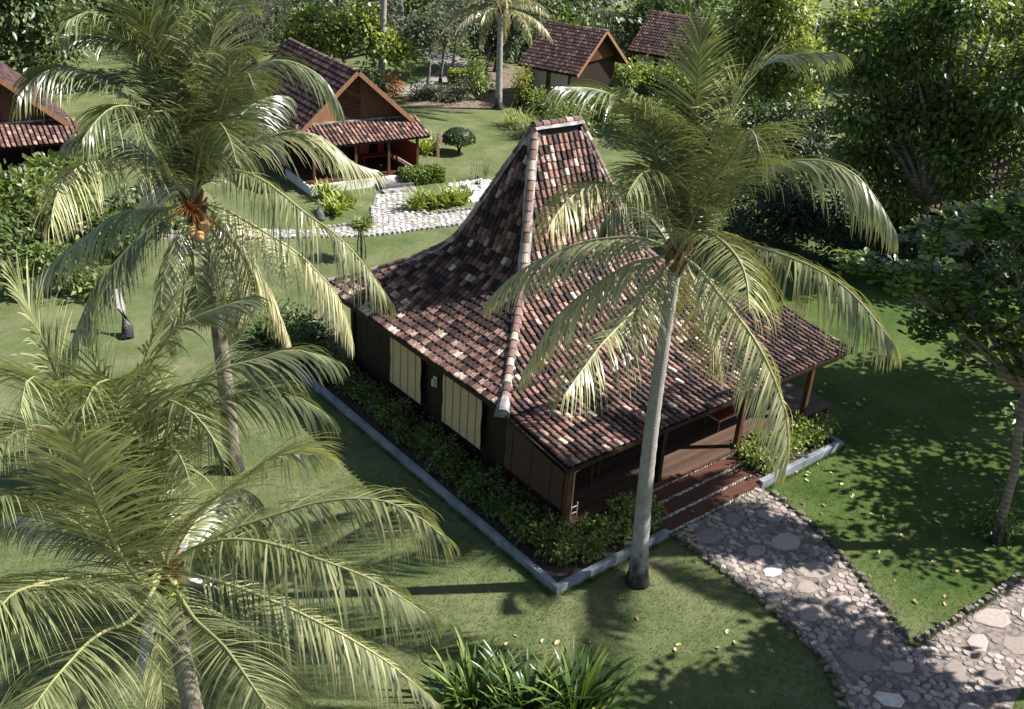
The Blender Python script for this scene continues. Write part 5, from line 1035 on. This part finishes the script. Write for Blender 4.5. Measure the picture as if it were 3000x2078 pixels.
# ------------------------------------------------------------------ shrubs
def shrub(name, label, c, r, n, size, mat, seed, tone=.55, k=6, crad=.2, asp=.55, hang=.2, cat='shrub', group=None, clump=10):
    t = thing(name, (c[0], c[1], 0), label, cat, 0, group); rr = random.Random(seed)
    lobes = blob((0, 0, c[2]), r, k, rr)
    mb = MB()
    for l in lobes: mb.tube([(rr.uniform(-.06, .06), rr.uniform(-.06, .06), 0), (l[0] * .5, l[1] * .5, l[2] * .5), l[:3]], [.035, .025, .008], 5)
    mb.build('stems', M_BARK, t)
    tag(link('foliage', foliage('foliage', lobes, n, size, mat, None, (0, 0, 0), seed, tone, clump, crad, .45, asp, hang), t), kind='stuff'); return t
S_ = [('sea_lettuce_shrub', 'large sea lettuce shrub with rounded bright leaves at the left edge', (-3.6, 28.0, 1.5), (2.6, 2.2, 1.6), 3600, .3, M_LEAF_BRIGHT, .55),
      ('sea_lettuce_shrub', 'sea lettuce shrub below the left cottage porch', (-.8, 30.6, 1.2), (2.4, 1.8, 1.4), 2600, .3, M_LEAF_BRIGHT, .5),
      ('sea_lettuce_shrub', 'sea lettuce shrub in the middle of the left garden, behind the tall palm', (.5, 26.6, 1.0), (1.8, 1.6, 1.2), 1800, .28, M_LEAF_MID, .55),
      ('sea_lettuce_shrub', 'broad dark sea lettuce shrub at the left edge, in front of the brightest one', (-5.3, 25.4, 1.2), (2.2, 2.0, 1.5), 2600, .28, M_LEAF_MID, .55),
      ('sea_lettuce_shrub', 'sea lettuce shrub behind the lower fronds of the tall palm', (-1.6, 25.2, 1.1), (1.9, 1.7, 1.3), 2200, .28, M_LEAF_BRIGHT, .42),
      ('sea_lettuce_shrub', 'sea lettuce shrub by the pale path behind the tall palm', (2.2, 27.6, .8), (1.6, 1.3, 1.0), 1500, .26, M_LEAF_MID, .5),
      ('sea_lettuce_shrub', 'low sea lettuce shrub on the left lawn', (-4.4, 22.6, .7), (1.3, 1.2, .8), 1000, .26, M_LEAF_BRIGHT, .5),
      ('sea_lettuce_shrub', 'small sea lettuce shrub nearest on the left lawn', (-3.0, 21.6, .5), (.9, .8, .6), 520, .26, M_LEAF_BRIGHT, .55),
      ('leafy_shrub', 'dark leafy shrub rising behind the pavilion tower', (18.4, 16.6, 1.2), (2.0, 2.0, 1.4), 3800, .17, M_LEAF_DARK, .7),
      ('leafy_shrub', 'dark leafy shrub at the back corner of the pavilion roof', (21.3, 14.6, 1.2), (2.0, 2.0, 1.5), 3600, .18, M_LEAF_DARK, .65),
      ('leafy_shrub', 'shadowed shrub between the palm crown and the large tree', (24.5, 13.2, 1.3), (2.3, 2.3, 1.6), 3600, .2, M_LEAF_DARK, .6),
      ('leafy_shrub', 'shadowed shrub under the left side of the large tree', (24.4, 9.2, 1.2), (2.0, 2.0, 1.5), 3000, .2, M_LEAF_DARK, .55),
      ('leafy_shrub', 'long dark shrub in front of the distant sunny lawn', (39.5, 21.6, 1.0), (3.2, 2.2, 1.3), 3200, .24, M_LEAF_DARK, .65),
      ('leafy_shrub', 'dark shrub right of the long dark shrub', (33.5, 17.4, 1.2), (2.6, 2.4, 1.6), 3200, .22, M_LEAF_DARK, .6),
      ('leafy_shrub', 'dark shrub under the trunk of the large tree', (28.2, 10.2, 1.1), (2.2, 2.2, 1.5), 2600, .22, M_LEAF_DARK, .5),
      ('leafy_shrub', 'shadowed shrub in front of the half hidden tiled cottage', (26.6, 3.6, 1.1), (2.2, 2.2, 1.5), 2600, .22, M_LEAF_DARK, .5),
      ('leafy_shrub', 'dark shrub left of the half hidden tiled cottage', (23.6, 6.6, 1.0), (1.6, 1.6, 1.2), 2000, .2, M_LEAF_DARK, .55),
      ('leafy_shrub', 'tall dark shrub between the leaning palm crown and the large tree, nearest', (26.3, 17.2, 1.8), (2.3, 2.3, 2.2), 3800, .24, M_LEAF_DARK, .6),
      ('leafy_shrub', 'tall dark shrub left of the large tree, in the middle', (30.8, 17.2, 2.0), (2.6, 2.6, 2.4), 3800, .26, M_LEAF_DARK, .62),
      ('leafy_shrub', 'tall dark shrub left of the large tree, furthest back', (35, 21.6, 2.0), (2.8, 2.8, 2.3), 3600, .28, M_LEAF_MID, .45),
      ('leafy_shrub', 'dark shrub on the lawn edge right of the pavilion back corner', (21.8, 11.6, 1.5), (2.0, 2.2, 1.9), 3200, .22, M_LEAF_DARK, .6),
      ('leafy_shrub', 'mid green shrub on the right side of the lawn above the tower ridge', (27.4, 30.0, .9), (1.7, 1.6, 1.1), 2200, .2, M_LEAF_BRIGHT, .5),
      ('leafy_shrub', 'bright shrub by the pale woven wall of the dark roofed cottage', (29.9, 34.7, .8), (1.8, 1.5, .9), 2000, .22, M_LEAF_BRIGHT, .66),
      ('leafy_shrub', 'bright shrub on the corner in front of the dark roofed cottage', (32.4, 32.6, .9), (1.8, 1.5, 1.0), 2000, .22, M_LEAF_BRIGHT, .6),
      ('leafy_shrub', 'bright shrub between the two dark roofed cottages', (39.2, 37.2, 1.2), (2.2, 1.8, 1.2), 2200, .25, M_LEAF_BRIGHT, .62),
      ('leafy_shrub', 'green shrub in front of the furthest dark roofed cottage', (41.0, 35.2, 1.0), (2.4, 1.8, 1.2), 2200, .25, M_LEAF_BRIGHT, .55),
      ('leafy_shrub', 'green shrub below the tiled annex between palm fronds', (30.5, 27.0, 1.1), (2.4, 2.2, 1.4), 2800, .2, M_LEAF_MID, .6),
      ('leafy_shrub', 'shady shrub filling the gap behind the right palm fronds', (34.5, 27.8, 1.2), (2.4, 2.2, 1.4), 2600, .22, M_LEAF_MID, .55),
      ('yellow_bush', 'yellow green upright bush beside the thin grey palm trunk', (29.6, 37.9, 1.2), (.85, .85, 1.3), 1500, .16, M_LEAF_YELLOW, .6),
      ('young_tree', 'bright green vase shaped young tree on the back lawn', (27.9, 40.2, 1.4), (.85, .85, 1.3), 1300, .18, M_LEAF_BRIGHT, .62),
      ('leafy_shrub', 'dark round shrub right of the umbrella tree trunk', (21.6, 44.2, .9), (1.1, 1.1, 1.1), 1100, .24, M_LEAF_MID, .45),
      ('leafy_shrub', 'low pale plants on the bare earth edge', (26.2, 40.6, .25), (1.6, .8, .35), 900, .16, M_LEAF_GREY, .5),
      ('leafy_shrub', 'grey ground shrubs along the back bank', (25.2, 42.2, .4), (1.8, .8, .5), 1100, .2, M_LEAF_GREY, .42),
      ('leafy_shrub', 'grey ground shrubs right of the back bank', (28.6, 42.4, .4), (2.2, .8, .5), 1300, .2, M_LEAF_GREY, .38),
      ('leafy_shrub', 'broad bright shrub behind the orange gabled cottage roof', (17.5, 45.5, .8), (2.2, 1.4, 1.0), 1500, .28, M_LEAF_BRIGHT, .5),
      ('croton', 'small red leaved croton beside the back path', (23.1, 43.0, .8), (.5, .5, .8), 420, .18, M_CROTON, .6),
      ('climbing_plant', 'small leafy plant growing at the foot of the sea almond trunk', (10.75, -4.85, .45), (.38, .38, .55), 420, .14, M_LEAF_BRIGHT, .5),
      ('leafy_shrub', 'dark shrub at the far left corner of the pavilion', (.8, 13.6, .6), (.9, 1.2, .8), 1500, .16, M_LEAF_MID, .5)]
for i, (nm, lb, c, r, n, sz, m, tn) in enumerate(S_): shrub(nm, lb, c, r, n, sz, m, 200 + i, tn)
# clipped bushes
def dome_leaves(c, r, n, size, seed):
    rng = np.random.default_rng(seed); d = nrm(rng.normal(size=(n, 3)) * np.array([1, 1, 1])); d[:, 2] = np.abs(d[:, 2]) * 1.0 - .12
    P = np.array(c) + d * np.array(r) * rng.uniform(.93, 1.0, (n, 1)); D = nrm(rng.normal(size=(n, 3)) + d * .4); N = nrm(d + rng.normal(size=(n, 3)) * .3); L = size * rng.uniform(.8, 1.2, n)
    return leaf_cloud(P, D, N, L, L * .6, np.clip(.5 + rng.normal(0, .15, n), 0, 1))
t = thing('topiary_bush', (19.25, 30.39, 0), 'clipped dome shaped bush on a forked stem on the lawn', 'bush')
V, F, T = dome_leaves((-.05, 0, .75), (.92, .92, .72), 5200, .1, 3); tag(link('foliage', np_mesh('foliage', V, F, M_LEAF_MID, T), t), kind='stuff')
mb = MB(); mb.lathe([(.1, .66), (.8, .7), (.84, .95), (.6, 1.28), (.1, 1.42)], 14, (-.05, 0, 0)); mb.build('inner_mass', M_LEAF_DARK, t, True)
mb = MB()
for a in (0, 1.5, 3.1, 4.6): mb.tube([(0, 0, 0), (.08 * math.cos(a), .08 * math.sin(a), .3), (.4 * math.cos(a), .4 * math.sin(a), .75)], [.05, .045, .03], 6)
mb.build('stem', M_BARK, t, True)
def box_hedge(label, c, r, seed, mat, rot):
    t = thing('clipped_hedge', (c[0], c[1], 0), label, 'hedge', rot); rng = np.random.default_rng(seed); n = 2600
    P = rng.uniform(-1, 1, (n, 3)); ax = rng.integers(0, 3, n); sg = np.where(rng.random(n) < .5, -1, 1); sg[ax == 2] = 1; P[np.arange(n), ax] = sg; P = P * rng.uniform(.86, 1.04, (n, 1))
    d = np.zeros((n, 3)); d[np.arange(n), ax] = sg; P = P * np.array(r) + np.array([0, 0, r[2]])
    V, F, T = leaf_cloud(P, nrm(rng.normal(size=(n, 3)) + d), nrm(d + rng.normal(size=(n, 3)) * .4), rng.uniform(.12, .2, n), rng.uniform(.08, .12, n), np.clip(.55 + rng.normal(0, .17, n), 0, 1))
    tag(link('foliage', np_mesh('foliage', V, F, mat, T), t), kind='stuff')
    mb = MB(); mb.box((-r[0] * .85, -r[1] * .85, 0), (r[0] * .85, r[1] * .85, r[2] * 1.75)); mb.build('inner_mass', M_LEAF_DARK, t)
box_hedge('low clipped hedge below the porch of the orange gabled cottage', (14.5, 27.05), (1.05, .42, .33), 4, M_LEAF_BRIGHT, -.17)
box_hedge('clipped yellow green hedge beside the back path', (29.9, 44.4), (1.1, .55, .5), 5, M_LEAF_YELLOW, -.5)

# hedge in the planter: individual shrubs from shared foliage
HV = []
for k in range(5):
    rr = random.Random(300 + k); lobes = blob((0, 0, .33), (.33, .33, .3), 5, rr, .9)
    HV.append((foliage('foliage', lobes, 430, .1, M_LEAF_BRIGHT, None, (0, 0, 0), 300 + k, .45, 8, .075, .4, .62, .1), foliage('foliage', lobes, 430, .1, M_LEAF_BRIGHT, None, (0, 0, 0), 400 + k, .68, 8, .075, .4, .62, .1), lobes))
stem_me = []
for _, _, lobes in HV:
    mb = MB()
    for l in lobes: mb.tube([(0, 0, 0), (l[0] * .5, l[1] * .5, l[2] * .5), l[:3]], [.014, .011, .005], 4)
    stem_me.append(mb.mesh('stems', M_BARK))
def hedge_row(pts, label, group, bright):
    for x, y in pts:
        k = random.randrange(5); t = thing('hedge_shrub', (x + random.uniform(-.06, .06), y + random.uniform(-.05, .05), .13), label, 'shrub', random.uniform(0, 6), group)
        s = random.uniform(.85, 1.2); t.scale = (s, s, s * random.uniform(.9, 1.15))
        link('stems', stem_me[k], t); tag(link('foliage', HV[k][1 if bright else 0], t), kind='stuff')
hedge_row([(.62 + .12 * (i % 2), .75 + .4 * i) for i in range(31)], 'leafy green hedge shrub between the left planter wall and the dark timber wall', 'hedge shrubs along the left side of the pavilion', False)
hedge_row([(1.0 + .12 * (i % 2), .95 + .55 * i) for i in range(22)], 'leafy green hedge shrub between the left planter wall and the dark timber wall', 'hedge shrubs along the left side of the pavilion', False)
hedge_row([(.85 + .38 * i, .55 + .13 * (i % 2)) for i in range(8)] + [(1.15 + .45 * i, .92) for i in range(5)], 'bright leafy hedge shrub in the front planter corner, left of the steps', 'hedge shrubs in front of the veranda left of the steps', True)
hedge_row([(7.75 + .4 * i, .55 + .15 * (i % 2)) for i in range(9)] + [(8.0 + .5 * i, .95) for i in range(6)], 'leafy hedge shrub in the planter right of the steps', 'hedge shrubs right of the steps', True)
P_ = MB()

# ------------------------------------------------------------------ strap-leaved plants
def blade_mesh(L, W, arch, mat, tone, n=6, fold=.25):
    V = []; F = []; T = []
    for i in range(n + 1):
        q = i / n; e = math.radians(82) - arch * q * q
        if i == 0: x = z = 0.0
        else: x += math.cos(e) * L / n; z += math.sin(e) * L / n
        w = W * (.55 + 1.1 * q) if q < .4 else W * max(.02, (1 - q) / .6) ** .7
        for sgn in (-1, 0, 1): V.append((x - abs(sgn) * w * fold * .5, sgn * w * .5, z + abs(sgn) * 0.0)); T.append(tone + .18 * q)
    for i in range(n):
        for k in (0, 1): F.append((3 * i + k, 3 * i + k + 1, 3 * i + k + 4, 3 * i + k + 3))
    return np.array(V), F, np.clip(T, 0, 1)
LIL = []
for k in range(9):
    V, F, T = blade_mesh(random.uniform(.95, 1.35), random.uniform(.085, .115), random.uniform(.3, 1.4), M_LEAF_LILY, random.choice([.3, .4, .5, .55, .65, .75, .85])); LIL.append(np_mesh('blade', V, F, M_LEAF_LILY, T, True))
def lily(label, x, y, n, spread):
    t = thing('crinum_lily', (x, y, 0), label, 'plant')
    for k in range(n):
        a = random.uniform(0, 6.283); r = random.uniform(0, spread) ** .9; b_ = random.choice(LIL)
        o = link('blade', b_, t, (math.cos(a) * r, math.sin(a) * r, 0), (random.uniform(-.12, .12), random.uniform(-.1, .45), a + random.uniform(-.6, .6)), random.uniform(.75, 1.15))
    mb = MB()
    for k in range(7): a = k * .9; mb.tube([(math.cos(a) * spread * .6, math.sin(a) * spread * .6, 0), (math.cos(a) * spread * .6, math.sin(a) * spread * .6, .25)], [.06, .04], 7)
    mb.build('stem_base', M_LEAF_AGAVE, t)
lily('dark green strap leaved plant in the foreground, left clump at the bottom edge', -3.45, -1.5, 85, .62)
lily('dark green strap leaved plant in the foreground, middle clump at the bottom edge', -2.75, -2.25, 80, .58)
lily('dark green strap leaved plant in the foreground, right clump at the bottom edge', -1.95, -2.8, 85, .6)
def blades_stuff(label, name, x, y, n, L, W, arch, mat, spread, seed, cat='plant', z=0, group=None, tone=(.3, .8)):
    rr = random.Random(seed); VA = []; FA = []; TA = []; o = 0
    for k in range(n):
        V, F, T = blade_mesh(L * rr.uniform(.65, 1.15), W * rr.uniform(.8, 1.2), arch * rr.uniform(.4, 1.3), mat, rr.uniform(*tone), 4)
        a = rr.uniform(0, 6.283); til = rr.uniform(-.15, .7); r = spread * rr.random() ** .6; b2 = rr.uniform(0, 6.283)
        M = Matrix.Translation((math.cos(b2) * r, math.sin(b2) * r, z)) @ Matrix.Rotation(a, 4, 'Z') @ Matrix.Rotation(til, 4, 'Y'); M = np.array(M)
        VA.append(V @ M[:3, :3].T + M[:3, 3]); FA += [[i + o for i in f] for f in F]; TA.append(T); o += len(V)
    t = thing(name, (x, y, 0), label, cat, 0, group)
    tag(link('blades', np_mesh('blades', np.concatenate(VA), FA, mat, np.concatenate(TA)), t), kind='stuff')
    mb = MB(); mb.tube([(0, 0, -.02), (0, 0, .14 + z)], [.09 if z == 0 else .05, .05], 7); mb.build('stem_base', M_BARK, t); return t
A_ = [(8.4, 25.0, 'yellow green spiky plant clump left of the pale path, nearest the lantern'), (9.3, 25.6, 'yellow green spiky plant clump left of the pale path, nearest the porch steps'), (9.2, 27.0, 'spiky plant clump at the porch corner behind the other clumps'),
      (12.0, 23.75, 'yellow green spiky plant clump right of the pale path, first from the path'), (12.75, 23.65, 'yellow green spiky plant clump right of the pale path, second from the path'), (13.45, 23.55, 'yellow green spiky plant clump right of the pale path, third from the path'),
      (14.15, 23.45, 'yellow green spiky plant clump beside the white gravel bed'), (17.6, 31.2, 'yellow green spiky plant clump on the lawn behind the porch corner'), (18.3, 31.9, 'spiky plant clump on the lawn left of the clipped dome bush')]
for i, (x, y, lb) in enumerate(A_): blades_stuff(lb, 'spider_lily', x, y, 60, 1.05, .13, 1.0, M_LEAF_AGAVE, .4, 500 + i, group=None)
blades_stuff('clump of arching grass leaves on the right of the lawn', 'grass_clump', 25.9, 33.4, 260, 1.5, .05, 1.8, M_LEAF_BRIGHT, .8, 520, tone=(.5, .95))
blades_stuff('clump of arching grass leaves behind the pavilion ridge', 'grass_clump', 25.0, 31.2, 220, 1.4, .05, 1.7, M_LEAF_MID, .8, 521, tone=(.4, .9))
blades_stuff('tall bamboo like grass behind the dark roofed cottage', 'tall_grass', 44.5, 50.5, 420, 4.4, .16, 1.2, M_LEAF_BRIGHT, 1.6, 522, tone=(.3, .7))
blades_stuff('tall reed grass behind the umbrella tree', 'tall_grass', 18.6, 60.5, 420, 6.0, .2, 1.0, M_LEAF_BRIGHT, 3.0, 523, tone=(.25, .6))
for i, (x, y, lb) in enumerate([(1.3, 14.2, 'dark strap leaved plant at the far left corner of the pavilion'), (.2, 14.9, 'dark strap leaved plant on the lawn behind the far left corner'), (1.0, 15.7, 'dark strap leaved plant furthest behind the left corner of the pavilion')]):
    blades_stuff(lb, 'crinum_lily', x, y, 60, 1.1, .12, 1.1, M_LEAF_LILY, .4, 530 + i)
t = blades_stuff('small spiky dracaena with two thin bare stems on the lawn', 'dracaena', 6.69, 19.75, 230, .75, .07, 2.0, M_LEAF_MID, .3, 540, cat='small tree', z=1.25, tone=(.5, .95))
mb = MB(); mb.tube([(-.12, .1, 0), (-.1, .1, .7), (-.05, .05, 1.3)], .03, 6); mb.tube([(.12, -.12, 0), (.13, -.1, .7), (.05, 0, 1.3)], .032, 6); mb.build('stem', M_BARK, t)
t = thing('lantern_stone', (7.45, 24.63, 0), 'small dark bell shaped stone with a thin finial beside the spiky plants', 'garden ornament')
mb = MB(); mb.lathe([(.26, 0), (.27, .1), (.22, .32), (.13, .45), (.06, .52), (.05, .56)], 12); mb.build('bell', M_DARKSTONE, t, True)
mb = MB(); mb.lathe([(.035, .561), (.03, .8), (.045, .84), (.01, .98)], 8); mb.build('finial', M_LIME, t, True)
t = thing('plume_grass', (16.76, 28.86, 0), 'tall pink plume of reed grass in front of the dome shaped bush', 'plant')
mb = MB()
for k in range(5): mb.tube([(.05 * k - .1, 0, 0), (.03 * k - .06, 0, 1.0), (.02 * k, .02, 1.5)], [.012, .01, .006], 4)
mb.build('stem', M_PALE, t)
V, F, T = leaf_cloud(np.column_stack([RNG.normal(0, .09, 420), RNG.normal(0, .09, 420), RNG.uniform(.95, 1.75, 420)]), nrm(RNG.normal(size=(420, 3)) * .5 + np.array([0, 0, .8])), nrm(RNG.normal(size=(420, 3))), RNG.uniform(.1, .2, 420), RNG.uniform(.015, .03, 420), RNG.random(420))
tag(link('plume', np_mesh('plume', V, F, M_PLUME, T), t), kind='stuff')
for i, (x, y, lb) in enumerate([(15.6, 25.1, 'small dark tuft in the white gravel, back left'), (16.6, 25.2, 'small dark tuft in the white gravel, back right'), (15.4, 24.1, 'small dark tuft in the white gravel, front left'), (16.4, 23.8, 'small dark tuft in the white gravel, front right')]):
    blades_stuff(lb, 'succulent', x, y, 26, .42, .06, .9, M_LEAF_GREY, .15, 560 + i, tone=(.1, .5))
blades_stuff('thin upright reeds at the edge of the white gravel', 'reed', 17.4, 26.2, 26, 1.2, .03, .3, M_LEAF_GREY, .5, 570)
t = thing('driftwood_stump', (-3.35, 17.9, 0), 'pale broken tree stump standing on the left lawn', 'stump')
mb = MB(); mb.tube([(-.1, -.3, 0), (0, -.05, .3), (-.02, .2, .9), (-.1, .35, 1.5)], [.2, .19, .15, .13], 9); mb.build('trunk', M_PALMTRUNK, t, True)
mb = MB(); mb.tube([(0, -.05, .3), (-.25, -.35, .05)], [.13, .08], 7); mb.build('root', M_PALMTRUNK, t, True)

# ------------------------------------------------------------------ fallen leaves and grass
FL = []
for tn in (.3, .5, .65, .8, .95):
    mb = MB(); mb.tone = tn; mb.add([(0, 0, .004), (.045, .035, .03), (.1, .03, .022), (.135, 0, .035), (.1, -.03, .026), (.045, -.035, .022), (.07, 0, .008)], [(0, 1, 6), (1, 2, 6), (2, 3, 6), (3, 4, 6), (4, 5, 6), (5, 0, 6)])
    FL.append(mb.mesh('fallen_leaf', M_DRY))
rl = random.Random(12); placed = 0
def put_leaf(x, y, z, label, group):
    o = link('fallen_leaf', rl.choice(FL), None, (x, y, z), (rl.uniform(-.2, .2), rl.uniform(-.2, .2), rl.uniform(0, 6.28)), rl.uniform(.75, 1.35)); tag(o, label, 'leaf', group)
while placed < 110:
    x, y = rl.uniform(6.3, 15), rl.uniform(-5.6, 5)
    if x > 12.5 and y < -5 or y > .2 and x < 11.6: continue
    if in_poly(np.array([[x, y]]), PATH)[0]: continue
    put_leaf(x, y, .01, 'dry yellow leaf fallen on the right lawn', 'fallen leaves on the right lawn'); placed += 1
for k in range(14):
    x, y = rl.uniform(-2, 3.3), rl.uniform(-4.5, -.4); put_leaf(x, y, .01, 'dry leaf fallen on the near lawn left of the path', 'fallen leaves on the near lawn')
put_leaf(4.9, .35, .152, 'dry leaf lying on the lowest red brown step', None)
for k in range(9):
    a = rl.uniform(0, 6.28); put_leaf(4.0 + rl.uniform(-.3, .6), -.2 + rl.uniform(-.5, .2), .05, 'dry leaf lying on the path near the steps', 'fallen leaves on the path')
rng = np.random.default_rng(5)
n = 210000
G = np.column_stack([rng.uniform(-11, 15, n), rng.uniform(-9, 13, n)])
d = np.hypot(G[:, 0] + 12.2, G[:, 1] + 12.3); G = G[rng.random(n) < np.clip(1.6 - d / 22, .15, 1)]
bad = in_poly(G, PATH) | ((G[:, 0] > -.02) & (G[:, 0] < 11.2) & (G[:, 1] > -.02)) 
patch = (np.sin(G[:, 0] * 1.3 + 2 * np.sin(G[:, 1] * .7)) * np.sin(G[:, 1] * 1.1 + G[:, 0] * .4) > .82) & (rng.random(len(G)) < .7)
G = G[~bad & ~patch]; n = len(G); h = rng.uniform(.03, .075, n); a = rng.uniform(0, 6.28, n); wv = .008
P = np.column_stack([G, np.zeros(n)]); dx = np.column_stack([np.cos(a), np.sin(a), np.zeros(n)]) * wv
tip = P + np.column_stack([rng.normal(0, .025, n), rng.normal(0, .025, n), h])
V = np.stack([P - dx, P + dx, tip], 1).reshape(-1, 3); F = np.arange(3 * n).reshape(-1, 3)
lush_shade_g = np.clip((G[:, 0] - 5.5) / 3, 0, 1) * np.clip((14 - G[:, 1]) / 5, 0, 1)  # greener blades to the right, tree shade put into their tone
T = np.repeat(np.clip(.5 - .38 * lush_shade_g + .28 * np.sin(G[:, 0] * .9 + 1.7 * np.sin(G[:, 1] * .5)) * np.cos(G[:, 1] * .8) + rng.normal(0, .2, n), 0, 1), 3)
edge = []                                              # longer tufts creeping over the path edge and the foot of the walls
for line, m in ((PATH[:7], 2600), (PATH[13:], 3400), ([(-.05, 11), (-.05, -.05), (3.7, -.05)], 3000), ([(7.5, -.03), (11.2, 0)], 900)):
    Ls = np.array(line); sg = np.hypot(*np.diff(Ls, axis=0).T); cs = np.r_[0, np.cumsum(sg)]; u = rng.uniform(0, cs[-1], m // 12)
    u = np.repeat(u, 12) + rng.normal(0, .04, m // 12 * 12); edge.append(np.column_stack([np.interp(u, cs, Ls[:, 0]), np.interp(u, cs, Ls[:, 1])]) + rng.normal(0, .05, (len(u), 2)))
edge = np.concatenate(edge); edge = edge[~((edge[:, 0] > -.01) & (edge[:, 0] < 11.2) & (edge[:, 1] > -.01))]
n = len(edge); h = rng.uniform(.06, .14, n); a = rng.uniform(0, 6.28, n); P = np.column_stack([edge, np.zeros(n)]); dx = np.column_stack([np.cos(a), np.sin(a), np.zeros(n)]) * .008
E2 = np.stack([P - dx, P + dx, P + np.column_stack([rng.normal(0, .05, n), rng.normal(0, .05, n), h])], 1).reshape(-1, 3)
V = np.vstack([V, E2]); F = np.arange(len(V)).reshape(-1, 3); T = np.concatenate([T, np.repeat(np.clip(rng.normal(.3, .2, n), 0, 1), 3)])
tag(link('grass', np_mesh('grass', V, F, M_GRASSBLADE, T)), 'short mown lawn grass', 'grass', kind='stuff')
